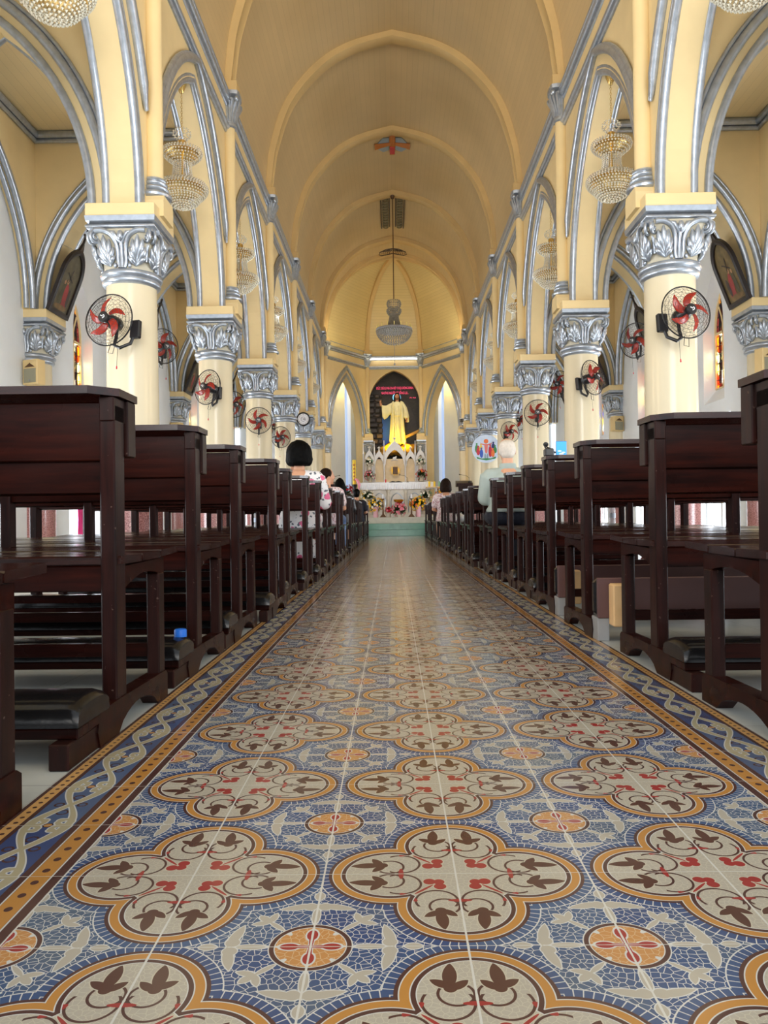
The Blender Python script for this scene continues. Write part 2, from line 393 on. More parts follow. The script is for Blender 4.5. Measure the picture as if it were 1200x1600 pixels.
# ---------------------------------------------------------------- mesh helpers
class MB:
    def __init__(self): self.v = []; self.f = []; self.mi = []; self.cur = 0; self.uv = None
    def add(self, vs, fs):
        o = len(self.v); self.v += [tuple(p) for p in vs]
        for f in fs: self.f.append(tuple(i + o for i in f)); self.mi.append(self.cur)
    def quadgrid(self, rows, closed_u=False, closed_v=False):
        nr, nc = len(rows), len(rows[0]); vs = [p for r in rows for p in r]; fs = []
        for i in range(nr if closed_v else nr - 1):
            for j in range(nc if closed_u else nc - 1):
                a = i * nc + j; b_ = i * nc + (j + 1) % nc; k = (i + 1) % nr
                fs.append((a, b_, k * nc + (j + 1) % nc, k * nc + j))
        self.add(vs, fs)
    def box(self, x0, x1, y0, y1, z0, z1, ch=0.0):
        x0, x1 = sorted((x0, x1)); y0, y1 = sorted((y0, y1)); z0, z1 = sorted((z0, z1))
        if ch <= 0:
            vs = [(x, y, z) for z in (z0, z1) for y in (y0, y1) for x in (x0, x1)]
            self.add(vs, [(0, 2, 3, 1), (4, 5, 7, 6), (0, 1, 5, 4), (1, 3, 7, 5), (3, 2, 6, 7), (2, 0, 4, 6)]); return
        c = ch; X, Y, Z = (x0, x1), (y0, y1), (z0, z1); vs = []; ix = {}
        for i in (0, 1):
            for j in (0, 1):
                for k in (0, 1):
                    sx, sy, sz = 1 - 2 * i, 1 - 2 * j, 1 - 2 * k
                    for a in range(3):
                        p = [X[i] + sx * c, Y[j] + sy * c, Z[k] + sz * c]
                        p[a] = (X[i], Y[j], Z[k])[a]
                        ix[(i, j, k, a)] = len(vs); vs.append(tuple(p))
        fs = []
        for i in (0, 1):
            fs.append([ix[(i, 0, 0, 0)], ix[(i, 1, 0, 0)], ix[(i, 1, 1, 0)], ix[(i, 0, 1, 0)]])
            fs.append([ix[(0, i, 0, 1)], ix[(1, i, 0, 1)], ix[(1, i, 1, 1)], ix[(0, i, 1, 1)]])
            fs.append([ix[(0, 0, i, 2)], ix[(1, 0, i, 2)], ix[(1, 1, i, 2)], ix[(0, 1, i, 2)]])
        for a in (0, 1):
            for b_ in (0, 1):
                fs.append([ix[(0, a, b_, 1)], ix[(1, a, b_, 1)], ix[(1, a, b_, 2)], ix[(0, a, b_, 2)]])
                fs.append([ix[(a, 0, b_, 0)], ix[(a, 1, b_, 0)], ix[(a, 1, b_, 2)], ix[(a, 0, b_, 2)]])
                fs.append([ix[(a, b_, 0, 0)], ix[(a, b_, 1, 0)], ix[(a, b_, 1, 1)], ix[(a, b_, 0, 1)]])
        for i in (0, 1):
            for j in (0, 1):
                for k in (0, 1): fs.append([ix[(i, j, k, 0)], ix[(i, j, k, 1)], ix[(i, j, k, 2)]])
        cen = Vector(((x0 + x1) / 2, (y0 + y1) / 2, (z0 + z1) / 2)); out = []
        for f in fs:
            p = [Vector(vs[q]) for q in f]; n = (p[1] - p[0]).cross(p[2] - p[0])
            out.append(f if n.dot(sum(p, Vector()) / len(p) - cen) > 0 else f[::-1])
        self.add(vs, out)
    def lathe(self, prof, seg=24, c=(0, 0, 0), a0=0, a1=2 * pi, cap=True):
        full = abs(a1 - a0 - 2 * pi) < 1e-6; n = seg if full else seg + 1
        rows = [[(c[0] + r * cos(a0 + (a1 - a0) * j / seg), c[1] + r * sin(a0 + (a1 - a0) * j / seg), c[2] + z) for j in range(n)] for r, z in prof]
        self.quadgrid(rows, closed_u=full)
        if cap and full:
            for r, flip in ((rows[0], 1), (rows[-1], 0)):
                self.add(r, [tuple(range(n))[::-1] if flip else tuple(range(n))])
    def tube(self, pts, rad, seg=8, closed=False, cap=True, sx=1.0):
        pts = [Vector(p) for p in pts]; n = len(pts); rows = []; prev = None
        for i, p in enumerate(pts):
            if closed: t = pts[(i + 1) % n] - pts[i - 1]
            else: t = pts[min(i + 1, n - 1)] - pts[max(i - 1, 0)]
            t.normalize()
            if prev is None:
                u = t.orthogonal().normalized()
            else:
                u = prev - t * prev.dot(t)
                u = u.normalized() if u.length > 1e-6 else t.orthogonal().normalized()
            prev = u; w = t.cross(u); r = rad[i] if isinstance(rad, (list, tuple)) else rad
            rows.append([tuple(p + (u * cos(2 * pi * k / seg) * sx + w * sin(2 * pi * k / seg)) * r) for k in range(seg)])
        self.quadgrid(rows, closed_u=True, closed_v=closed)
        if cap and not closed:
            self.add(rows[0], [tuple(range(seg))[::-1]]); self.add(rows[-1], [tuple(range(seg))])
    def ellipsoid(self, c, r, seg=12, rings=8, M=None):
        rows = []
        for i in range(rings + 1):
            a = pi * i / rings - pi / 2; row = []
            for j in range(seg):
                b_ = 2 * pi * j / seg
                p = Vector((r[0] * cos(a) * cos(b_), r[1] * cos(a) * sin(b_), r[2] * sin(a)))
                if M: p = M @ p
                row.append((c[0] + p.x, c[1] + p.y, c[2] + p.z))
            rows.append(row)
        self.quadgrid(rows, closed_u=True)
    def octa(self, c, r, h=None):
        h = h or r; x, y, z = c
        self.add([(x + r, y, z), (x, y + r, z), (x - r, y, z), (x, y - r, z), (x, y, z + h), (x, y, z - h)],
                 [(0, 1, 4), (1, 2, 4), (2, 3, 4), (3, 0, 4), (1, 0, 5), (2, 1, 5), (3, 2, 5), (0, 3, 5)])
    def prism(self, poly, axis, a0, a1):
        """extrude a 2-D polygon; axis 'x': poly is (y,z), 'y': (x,z), 'z': (x,y)"""
        def P(p, a): return {'x': (a, p[0], p[1]), 'y': (p[0], a, p[1]), 'z': (p[0], p[1], a)}[axis]
        n = len(poly); vs = [P(p, a0) for p in poly] + [P(p, a1) for p in poly]
        fs = [tuple(range(n))[::-1], tuple(range(n, 2 * n))] + [(i, (i + 1) % n, n + (i + 1) % n, n + i) for i in range(n)]
        self.add(vs, fs)
    def xf(self, M, start=0):
        for i in range(start, len(self.v)): self.v[i] = tuple(M @ Vector(self.v[i]))
    def mesh(self, name, mats, smooth=None):
        me = bpy.data.meshes.new(name); me.from_pydata(self.v, [], self.f)
        for m in ([mats] if isinstance(mats, str) else mats): me.materials.append(MATS[m])
        if max(self.mi, default=0) > 0: me.polygons.foreach_set('material_index', self.mi)
        me.validate(); me.update()
        bm_ = __import__('bmesh').new(); bm_.from_mesh(me)
        __import__('bmesh').ops.recalc_face_normals(bm_, faces=bm_.faces); bm_.to_mesh(me); bm_.free()
        if smooth is not None:
            me.polygons.foreach_set('use_smooth', [True] * len(me.polygons))
            if smooth < 179:
                try: me.set_sharp_from_angle(angle=R(smooth))
                except Exception: pass
        return me
    def build(self, name, mats, parent=None, smooth=None, loc=None):
        o = bpy.data.objects.new(name, self.mesh(name, mats, smooth)); COL.objects.link(o)
        if parent is not None: o.parent = parent
        if loc: o.location = loc
        return o

def empty(name, loc, label, cat, group=None, rz=0, rot=None):
    o = bpy.data.objects.new(name, None); COL.objects.link(o); o.empty_display_size = 0.1
    o.location = loc; o.rotation_euler = rot or (0, 0, rz)
    return tag(o, label, cat, group)
def tag(o, label, cat, group=None):
    o['label'] = label; o['category'] = cat
    if group: o['group'] = group
    return o
def struct(o): o['kind'] = 'structure'; return o
def clone(src, loc, label, rot=None, scale=None, group=None):
    r = src.copy(); COL.objects.link(r); r.location = loc
    if rot is not None: r.rotation_euler = rot
    if scale is not None: r.scale = scale
    r['label'] = label
    if group: r['group'] = group
    def kids(a, b_):
        for ch in a.children:
            c = ch.copy(); COL.objects.link(c); c.parent = b_; c.matrix_parent_inverse = ch.matrix_parent_inverse.copy(); kids(ch, c)
    kids(src, r)
    return r
def part(o, label):
    o['label'] = label; return o

def arch_pts(a, b, off=0.0, n=14):
    """pointed arch, half-span a, rise b, offset outwards; list of (t, z) from -a side over the apex to +a"""
    r = (a * a + b * b) / (2 * a); c = -a + r; ro = r + off
    e = math.acos(max(-1, min(1, c / ro)))
    left = [(c - ro * cos(e * i / n), ro * sin(e * i / n)) for i in range(n + 1)]
    return left + [(-t, z) for t, z in left[::-1][1:]]
def catmull(P, n=5):
    out = []
    for i in range(len(P) - 1):
        p0 = P[max(i - 1, 0)]; p1 = P[i]; p2 = P[i + 1]; p3 = P[min(i + 2, len(P) - 1)]
        for k in range(n):
            t = k / n
            out.append(tuple(0.5 * (2 * b_ + (c - a) * t + (2 * a - 5 * b_ + 4 * c - d) * t * t + (3 * b_ - a - 3 * c + d) * t ** 3) for a, b_, c, d in zip(p0, p1, p2, p3)))
    out.append(tuple(P[-1])); return out
ORD = ['nearest', 'second', 'third', 'fourth', 'fifth', 'sixth', 'seventh']
SIDE = {-1: 'left', 1: 'right'}

# ---------------------------------------------------------------- floor
f = MB(); f.add([(-0.8, -3, 0), (0.8, -3, 0), (0.8, 22.42, 0), (-0.8, 22.42, 0)], [(0, 1, 2, 3)])
struct(f.build('floor', 'encaustic_tiles'))
f = MB()
for s in (-1, 1): f.add([(s * 0.8, -3, 0), (s * 9, -3, 0), (s * 9, 31, 0), (s * 0.8, 31, 0)], [(0, 1, 2, 3) if s > 0 else (3, 2, 1, 0)])
f.add([(-0.8, 22.42, 0), (0.8, 22.42, 0), (0.8, 31, 0), (-0.8, 31, 0)], [(0, 1, 2, 3)])
struct(f.build('floor', 'grey_tiles'))

# ---------------------------------------------------------------- nave arcade walls
AX, ZS = 2.565, 3.468           # column axis, springing
XI, XO = 2.38, 2.74             # nave face, aisle face
A, B = 1.49, 2.26               # arcade arch half-span and rise
ZT = 6.5
arcade = arch_pts(A, B)
for s in (-1, 1):
    w = MB()
    for n in range(-1, 5):
        yc = yn(n) + BAY / 2
        prof = [(-1.75, 0.0)] + arcade + [(1.75, 0.0)]
        for face, x in ((0, s * XI), (1, s * XO)):
            lo = [(x, yc + t, ZS + z) for t, z in prof]; hi = [(x, yc + t, ZT) for t, z in prof]
            w.quadgrid([lo, hi])
        w.quadgrid([[(s * XI, yc + t, ZS + z) for t, z in arcade], [(s * XO, yc + t, ZS + z) for t, z in arcade]])
    struct(w.build('wall_%s_arcade' % SIDE[s], 'cream_plaster'))
    # silver roll mouldings that follow each arch
    k = 0
    for n in range(-1, 5):
        yc = yn(n) + BAY / 2
        mo = MB()
        for x, off, r in ((s * (XI + 0.03), 0.02, 0.042), (s * (XI + 0.012), 0.075, 0.02), (s * (XO - 0.03), 0.02, 0.042), (s * (XO - 0.012), 0.075, 0.02)):
            mo.tube([(x, yc + t, ZS + z) for t, z in arch_pts(A, B, off)], r, 8)
        hood = [(t, z) for t, z in arch_pts(A, B, 0.245) if z > 0.72 and abs(t) < 1.64]
        for dx, dr, r in ((0.0, 0.0, 0.052), (0.0, 0.055, 0.03)):
            pts = [(s * (XI - 0.025 + dx), yc + t * (1 + dr / 1.7), ZS + z + dr * 0.6) for t, z in hood]
            mo.tube(pts, [r * 0.3] + [r] * (len(pts) - 2) + [r * 0.3], 8)
        hoodo = [(t, z) for t, z in arch_pts(A, B, 0.245) if z > 0.3 and abs(t) < 1.7]
        mo.tube([(s * (XO + 0.02), yc + t, ZS + z) for t, z in hoodo], 0.045, 8)
        struct(mo.build('trim_%d' % (10 + n + (0 if s < 0 else 6)), 'silver_paint', smooth=50))
    # cornice: two silver mouldings with a cream frieze
    c = MB()
    for x, z, r in ((XI - 0.05, 6.40, 0.05), (XI - 0.02, 6.335, 0.032), (XI - 0.075, 6.455, 0.03), (XI - 0.035, 6.05, 0.04), (XI - 0.012, 6.00, 0.025)):
        c.tube([(s * x, -2, z), (s * x, 24.9, z)], r, 10)
    struct(c.build('trim_%d' % (1 if s < 0 else 2), 'silver_paint', smooth=50))
    c = MB(); c.box(s * (XI - 0.03), s * (XI + 0.02), -2, 24.9, 6.08, 6.33)
    struct(c.build('trim_%d' % (3 if s < 0 else 4), 'cream_band'))

# ---------------------------------------------------------------- nave vault, ribs
HALF = [(2.38, 6.46), (2.36, 6.75), (2.27, 7.46), (1.99, 8.27), (1.43, 8.95), (0.80, 9.33), (0, 9.54)]
RIB = [(2.29, 6.62), (2.26, 6.90), (2.165, 7.46), (1.875, 8.235), (1.33, 8.87), (0.745, 9.225), (0, 9.42)]
hs = catmull(HALF, 6); rs = catmull(RIB, 6)
full = [(-x, z) for x, z in hs] + hs[::-1][1:]
ribfull = [(-x, z) for x, z in rs] + rs[::-1][1:]
def strip_uv(name, rows, us, vs, mat):
    v = MB(); v.quadgrid(rows); o = v.build(name, mat, smooth=180)
    nc = len(rows[0]); me = o.data; uvl = me.uv_layers.new(name='UVMap')
    for lp in me.loops:
        i, j = divmod(lp.vertex_index, nc); uvl.data[lp.index].uv = (us[i][j] if isinstance(us[0], (list, tuple)) else us[j], vs[i])
    return o
arc = [0.0]
for p, q in zip(full, full[1:]): arc.append(arc[-1] + math.dist(p, q))
ys = [-2 + i * 0.9 for i in range(32)]
ys[-1] = 26.3
struct(strip_uv('ceiling', [[(x, y, z) for x, z in full] for y in ys], arc, ys, 'vault_boards'))
for n in range(0, 7):
    y = yn(n) if n < 6 else 26.32
    rb = MB(); hw = 0.13 if n < 6 else 0.12
    if n == 5: hw = 0.16
    inn = [(x, z) for x, z in ribfull]
    rows = []
    for (x, z), (xo, zo) in zip(inn, full):
        rows.append([(xo, y - hw, zo), (x * 0.993, y - hw, z - 0.0 + 0.015), (x, y - hw + 0.025, z), (x, y + hw - 0.025, z), (x * 0.993, y + hw, z + 0.015), (xo, y + hw, zo)])
    rb.quadgrid(rows)
    struct(rb.build('trim_%d' % (30 + n), 'rib_paint', smooth=40))

# ---------------------------------------------------------------- columns
def superell(r, k, n=32):
    out = []
    for j in range(n):
        a = 2 * pi * j / n; c, s_ = cos(a), sin(a); q = (abs(c) ** k + abs(s_) ** k) ** (-1 / k)
        out.append((r * q * c, r * q * s_))
    return out
SH = 0.232
def bell_profile(t):
    """half-width and squareness up the capital bell"""
    return SH + 0.010 + 0.075 * t ** 2.2, 2 + 7 * t ** 1.3
def face_pt(k, u, t, off):
    a = k * pi / 2
    r, q = bell_profile(t)
    ang = u * pi / 4
    c, s_ = cos(ang), sin(ang); m_ = (abs(c) ** q + abs(s_) ** q) ** (-1 / q)
    x = (r + off) * m_ * c; y = (r + off) * m_ * s_
    return Vector((x * cos(a) - y * sin(a), x * sin(a) + y * cos(a), 2.885 + 0.345 * t))
def capital_bell_mesh():
    b_ = MB(); rows = []
    for i in range(9):
        t = i / 8; r, q = bell_profile(t); rows.append([(x, y, 2.885 + 0.345 * t) for x, y in superell(r, q)])
    b_.quadgrid(rows, closed_u=True)
    return b_.mesh('capital_bell', 'capital_ground', 50)
def leafwork_mesh():
    b_ = MB()
    for k in range(4):
        # central stalk, bud and its two sepals
        b_.tube([face_pt(k, 0, t, 0.012) for t in (0, 0.25, 0.5, 0.68)], [0.03, 0.022, 0.018, 0.022], 6)
        p = face_pt(k, 0, 0.82, 0.022); b_.ellipsoid(p, (0.03, 0.03, 0.05), 8, 6)
        for sg in (-1, 1):
            b_.tube([face_pt(k, sg * u, t, 0.014) for u, t in ((0.03, 0.66), (0.16, 0.78), (0.26, 0.90), (0.36, 0.93))], [0.016, 0.024, 0.022, 0.006], 6)
            # lyre ribbon from the foot up into the corner volute
            rib_ = [(0.10, 0.02), (0.19, 0.20), (0.18, 0.42), (0.21, 0.64), (0.34, 0.84), (0.58, 0.95), (0.80, 0.95)]
            rib_ = catmull(rib_, 3); b_.tube([face_pt(k, sg * u, t, 0.012) for u, t in rib_], [0.018 + 0.008 * q / (len(rib_) - 1) for q in range(len(rib_))], 8)
            # palmette leaf in each half of the face
            base = (0.60, 0.03)
            for q, (du, dt, ln, wd) in enumerate(((0.0, 0.76, 1, 0.034), (-0.16, 0.66, 1, 0.034), (0.17, 0.66, 1, 0.034), (-0.27, 0.46, 1, 0.032), (0.30, 0.46, 1, 0.032), (-0.30, 0.24, 1, 0.028), (0.34, 0.24, 1, 0.028))):
                pts = [face_pt(k, sg * (base[0] + du * (x ** 0.8)), base[1] + 0.05 + dt * x, 0.006 + 0.026 * sin(x * 2.6)) for x in (0, 0.3, 0.55, 0.8, 1.0)]
                b_.tube(pts, [0.008, wd * 0.75, wd, wd * 0.8, 0.006], 6)
            # small curls at the foot
            b_.ellipsoid(face_pt(k, sg * 0.33, 0.08, 0.014), (0.018, 0.018, 0.024), 7, 5)
        # corner volutes
        d = Vector((cos(k * pi / 2 + pi / 4), sin(k * pi / 2 + pi / 4), 0)); tq = Vector((-d.y, d.x, 0))
        for sg in (-1, 1):
            cen = d * 0.362 + Vector((0, 0, 3.165)) + tq * sg * 0.026
            pts = []; rr = []
            for i in range(30):
                a = 2.2 * 2 * pi * i / 29; ra = 0.062 * (1 - i / 32)
                pts.append(cen + d * (ra * cos(pi * 0.6 - a)) + Vector((0, 0, ra * sin(pi * 0.6 - a))) + tq * sg * 0.012 * i / 29); rr.append(0.017 * (1 - i / 58))
            b_.tube(pts, rr, 7)
        b_.tube([d * x + Vector((0, 0, z)) for x, z in ((0.29, 2.95), (0.30, 3.05), (0.33, 3.15), (0.38, 3.22), (0.41, 3.225))], [0.016, 0.02, 0.024, 0.03, 0.02], 6)
    # neck ring
    b_.lathe([(SH, 2.755), (SH + 0.028, 2.765), (SH + 0.042, 2.79), (SH + 0.03, 2.815), (SH + 0.05, 2.832), (SH + 0.058, 2.852), (SH + 0.04, 2.878), (SH + 0.005, 2.89)], 36, cap=False)
    # two square mouldings under the abacus
    for r0, r1, z0, z1, bul in ((0.325, 0.318, 3.352, 3.305, 0), (0.318, 0.288, 3.305, 3.285, 0), (0.300, 0.300, 3.285, 3.228, 0.022)):
        m_ = 6; rows = []
        for i in range(m_ + 1):
            t = i / m_; r = r0 + (r1 - r0) * t + bul * sin(pi * t); z = z0 + (z1 - z0) * t
            rows.append([(r, r, z), (-r, r, z), (-r, -r, z), (r, -r, z)])
        b_.quadgrid(rows, closed_u=True)
    b_.add([(0.3, 0.3, 3.228), (-0.3, 0.3, 3.228), (-0.3, -0.3, 3.228), (0.3, -0.3, 3.228)], [(0, 1, 2, 3)])
    return b_.mesh('leafwork', 'silver_paint', 70)
BELL = capital_bell_mesh(); LEAFW = leafwork_mesh()
def addmesh(name, me, parent):
    o = bpy.data.objects.new(name, me); COL.objects.link(o); o.parent = parent; return o
def shaft_mesh():
    b_ = MB(); b_.lathe([(SH + 0.018, 0.86), (SH + 0.012, 1.1), (SH + 0.006, 1.9), (SH, 2.76)], 36, cap=False); return b_.mesh('shaft', 'cream_gloss_paint', 60)
def base_mesh():
    b_ = MB()
    b_.lathe([(0.30, 0), (0.30, 0.12), (0.275, 0.15), (0.265, 0.18), (0.265, 0.78), (0.285, 0.80), (0.29, 0.83), (0.27, 0.86), (SH + 0.018, 0.865)], 36)
    return b_.mesh('base', 'pink_granite', 40)
def abacus_mesh():
    b_ = MB(); b_.box(-0.32, 0.32, -0.32, 0.32, 3.352, 3.468, 0.004); return b_.mesh('abacus', 'cream_band')
SHAFT, BASE, ABAC = shaft_mesh(), base_mesh(), abacus_mesh()
def column(loc, label, group, sc=1.0):
    t = empty('column', loc, label, 'column', group)
    addmesh('base', BASE, t); addmesh('shaft', SHAFT, t)
    c = part(addmesh('capital', BELL, t), 'grey cream bell of the capital'); part(addmesh('leafwork', LEAFW, c), 'silver painted acanthus leaves and scrolls')
    addmesh('abacus', ABAC, t)
    return t
for s in (-1, 1):
    for n in range(0, 5):
        column((s * AX, yn(n), 0), '%s round cream column with silver leaf capital along the %s side of the nave' % (ORD[n], SIDE[s]), 'nave columns')
    column((s * AX, yn(5), 0), 'last cream column on the %s, where the nave meets the chancel' % SIDE[s], 'nave columns')
    # half columns along the aisle wall
    for n in range(0, 5):
        column((s * 5.13, yn(n), 0), '%s wall pilaster with silver leaf capital, against the %s aisle wall' % (ORD[n], SIDE[s]), 'aisle wall pilasters')

# colonnettes on the nave wall, from the abaci up to the vault ribs
def colonnette_meshes():
    r = 0.083; out = {}
    b_ = MB(); b_.lathe([(r, 3.79), (r, 6.08)], 20, cap=False); out['shaft'] = (b_.mesh('shaft', 'cream_band', 60), None)
    b_ = MB(); b_.lathe([(0.135, 3.60), (0.158, 3.615), (0.164, 3.635), (0.155, 3.655), (0.115, 3.662), (0.113, 3.672), (0.128, 3.682), (0.134, 3.70), (0.126, 3.715), (0.104, 3.722), (0.118, 3.735), (0.122, 3.75), (0.114, 3.762), (0.098, 3.768), (0.108, 3.782), (0.106, 3.798), (r, 3.808)], 24)
    out['base_ring'] = (b_.mesh('base_ring', 'silver_paint', 40), 'silver ringed foot')
    b_ = MB(); b_.prism([(-0.16, 3.40), (0.16, 3.40), (0.16, 3.55), (0.14, 3.60), (-0.14, 3.60), (-0.16, 3.55)], 'x', -0.13, 0.10)
    b_.prism([(-0.11, 3.20), (0.11, 3.20), (0.16, 3.40), (-0.16, 3.40)], 'x', -0.05, 0.1)
    out['corbel'] = (b_.mesh('corbel', 'cream_band'), None)
    b_ = MB(); b_.box(-0.14, 0.14, -0.15, 0.15, 6.52, 6.66, 0.004); out['impost'] = (b_.mesh('impost', 'rib_paint'), None)
    b_ = MB()
    b_.lathe([(r + 0.005, 6.04), (r + 0.03, 6.055), (r + 0.03, 6.085), (r + 0.01, 6.10), (r + 0.012, 6.2), (0.13, 6.42), (0.135, 6.45)], 16, cap=False)
    rows = [[(x, y, z) for x, y in superell(rr, 6, 24)] for rr, z in ((0.11, 6.44), (0.165, 6.47), (0.17, 6.52))]
    b_.quadgrid(rows, closed_u=True)
    for k in range(8):
        a = k * pi / 4; d = Vector((cos(a), sin(a), 0)); big = k % 2
        for o in (-0.3, 0, 0.3):
            e = Vector((cos(a + o), sin(a + o), 0))
            b_.tube([e * (r + 0.01) + Vector((0, 0, 6.12)), e * (r + 0.03) + Vector((0, 0, 6.24)), e * (0.145 + 0.03 * big) + Vector((0, 0, 6.36)), e * (0.155 + 0.03 * big) + Vector((0, 0, 6.40))], [0.008, 0.024, 0.022, 0.008], 5)
        if big: b_.ellipsoid(d * 0.19 + Vector((0, 0, 6.41)), (0.035, 0.035, 0.04), 8, 6)
    out['capital'] = (b_.mesh('capital', 'silver_paint', 45), 'small silver leaf capital')
    return out
CN = colonnette_meshes()
def colonnette(loc, label, rz=0):
    t = empty('colonnette', loc, label, 'column', 'wall shafts of the nave', rz)
    for k, (me, lb) in CN.items():
        o = addmesh(k, me, t)
        if lb: o['label'] = lb
for s in (-1, 1):
    for n in range(0, 6):
        colonnette((s * 2.335, yn(n), 0), '%s slender cream wall shaft with silver foot, above the %s nave column' % (ORD[n] if n < 5 else 'farthest', SIDE[s]), 0 if s > 0 else pi)

# ---------------------------------------------------------------- aisles
XW = 5.0; ZC = 5.95
for s in (-1, 1):
    c = MB(); c.uv = 1
    rows = [[(s * x, y, ZC) for x in (XO - 0.1, 3.3, 4.0, 4.6, XW + 0.3)] for y in (-2, 5, 12, 19, 25.3)]
    struct(strip_uv('ceiling', rows, [0, 0.56, 1.26, 1.86, 2.5], [-2, 5, 12, 19, 25.3], 'aisle_boards'))
    # outer wall: white below and inside the blind arches, openings for a lancet and a doorway in each bay
    w = MB(); xw = s * 5.13; xb = s * 5.34
    cr = MB(); mo = MB(); jm = MB()
    wa = arch_pts(1.40, 2.05)
    for n in range(-1, 5):
        yc = yn(n) + BAY / 2
        lan = arch_pts(0.40, 0.85)       # splayed lancet recess, widest at the wall face
        hw, z0, z1 = 0.40, 2.35, 3.55
        # wall face built of vertical strips so that lancet and doorway stay open
        dw, dh = 0.62, 2.12
        yl = sorted(set([-1.75, -dw, dw, 1.75] + [round(t, 4) for t, z in lan]))
        def lan_top(t):
            a, b_ = 0.40, 0.85; r = (a * a + b_ * b_) / (2 * a); c_ = r - a
            return z1 + sqrt(max(0, r * r - (abs(t) + c_) ** 2))
        for ya, yb in zip(yl, yl[1:]):
            mid = (ya + yb) / 2
            zs_ = [(0.0, 0.0, ZC, ZC)]
            if abs(mid) < hw: zs_ = [(dh, dh, z0, z0), (lan_top(ya), lan_top(yb), ZC, ZC)]
            elif abs(mid) < dw: zs_ = [(dh, dh, ZC, ZC)]
            for a0, a1, b0, b1 in zs_:
                w.add([(xw, yc + ya, a0), (xw, yc + yb, a1), (xw, yc + yb, b1), (xw, yc + ya, b0)], [(0, 1, 2, 3)])
        # splayed jambs of the lancet and of the doorway
        inner = [(-hw, z0)] + [(t, z1 + z) for t, z in lan] + [(hw, z0)]
        outer = [(-0.30, z0 + 0.28)] + [(t * 0.75, z1 - 0.02 + z * 0.80) for t, z in lan] + [(0.30, z0 + 0.28)]
        w.quadgrid([[(xw, yc + t, z) for t, z in inner], [(xb, yc + t, z) for t, z in outer]], closed_u=True)
        w.quadgrid([[(xw, yc + t, z) for t, z in ((-dw, 0), (-dw, dh), (dw, dh), (dw, 0))], [(xb, yc + t, z) for t, z in ((-dw, 0), (-dw, dh), (dw, dh), (dw, 0))]])
        # cream spandrel above the blind arch
        xc = s * XW
        spr = [(-1.75, 0)] + wa + [(1.75, 0)]
        cr.quadgrid([[(xc, yc + t, ZS + z) for t, z in spr], [(xc, yc + t, ZC) for t, z in spr]])
        cr.quadgrid([[(xc, yc + t, ZS + z) for t, z in spr], [(xw, yc + t, ZS + z) for t, z in spr]])
        mo.tube([(s * (XW - 0.01), yc + t, ZS + z) for t, z in arch_pts(1.40, 2.05, 0.03)], 0.045, 8)
        mo.tube([(s * (XW - 0.005), yc + t, ZS + z) for t, z in arch_pts(1.40, 2.05, 0.10)], 0.025, 8)
        mo.tube([(s * (XW + 0.06), yc + t, ZS + z) for t, z in arch_pts(1.40, 2.05, -0.02)], 0.035, 8)
        # silver crown moulding round the bay ceiling
        for z, r, d in ((ZC - 0.05, 0.055, 0.04), (ZC - 0.13, 0.035, 0.02)):
            y0, y1 = yc - BAY / 2 + 0.21 + d, yc + BAY / 2 - 0.21 - d
            mo.tube([(s * (XW - d), y0, z), (s * (XW - d), y1, z), (s * (XO + d), y1, z), (s * (XO + d), y0, z)], r, 8, closed=True)
    struct(w.build('wall_%s' % SIDE[s], 'white_plaster')); struct(cr.build('wall_%s_spandrel' % SIDE[s], 'cream_plaster'))
    struct(mo.build('trim_%d' % (5 if s < 0 else 6), 'silver_paint', smooth=50))
    # transverse arches across the aisle
    for n in range(-1, 6):
        t_ = MB(); y = yn(n); hw = 0.20; xm = (2.86 + 4.86) / 2; a = (4.86 - 2.86) / 2 - 0.02
        ar = arch_pts(a, 1.86)
        pr = [(-(xm - XO), 0)] + ar + [(XW + 0.13 - xm, 0)]
        for yy in (y - hw, y + hw):
            t_.quadgrid([[(s * (xm + t), yy, ZS + z) for t, z in pr], [(s * (xm + t), yy, ZC) for t, z in pr]])
        t_.quadgrid([[(s * (xm + t), y - hw, ZS + z) for t, z in ar], [(s * (xm + t), y + hw, ZS + z) for t, z in ar]])
        if n == 5:
            t_.quadgrid([[(s * (xm + t), y + hw, ZS + z) for t, z in pr], [(s * (xm + t), y + hw, 0) for t, z in pr]])
        struct(t_.build('wall_%s_cross' % SIDE[s], 'cream_plaster'))
        m_ = MB()
        for yy in (y - hw - 0.01, y + hw + 0.01):
            for off, r in ((0.02, 0.04), (0.17, 0.045), (0.23, 0.022)):
                m_.tube([(s * (xm + t), yy, ZS + z) for t, z in arch_pts(a, 1.86, off)], r, 8)
        struct(m_.build('trim_%d' % (40 + n + 1 + (0 if s < 0 else 8)), 'silver_paint', smooth=50))

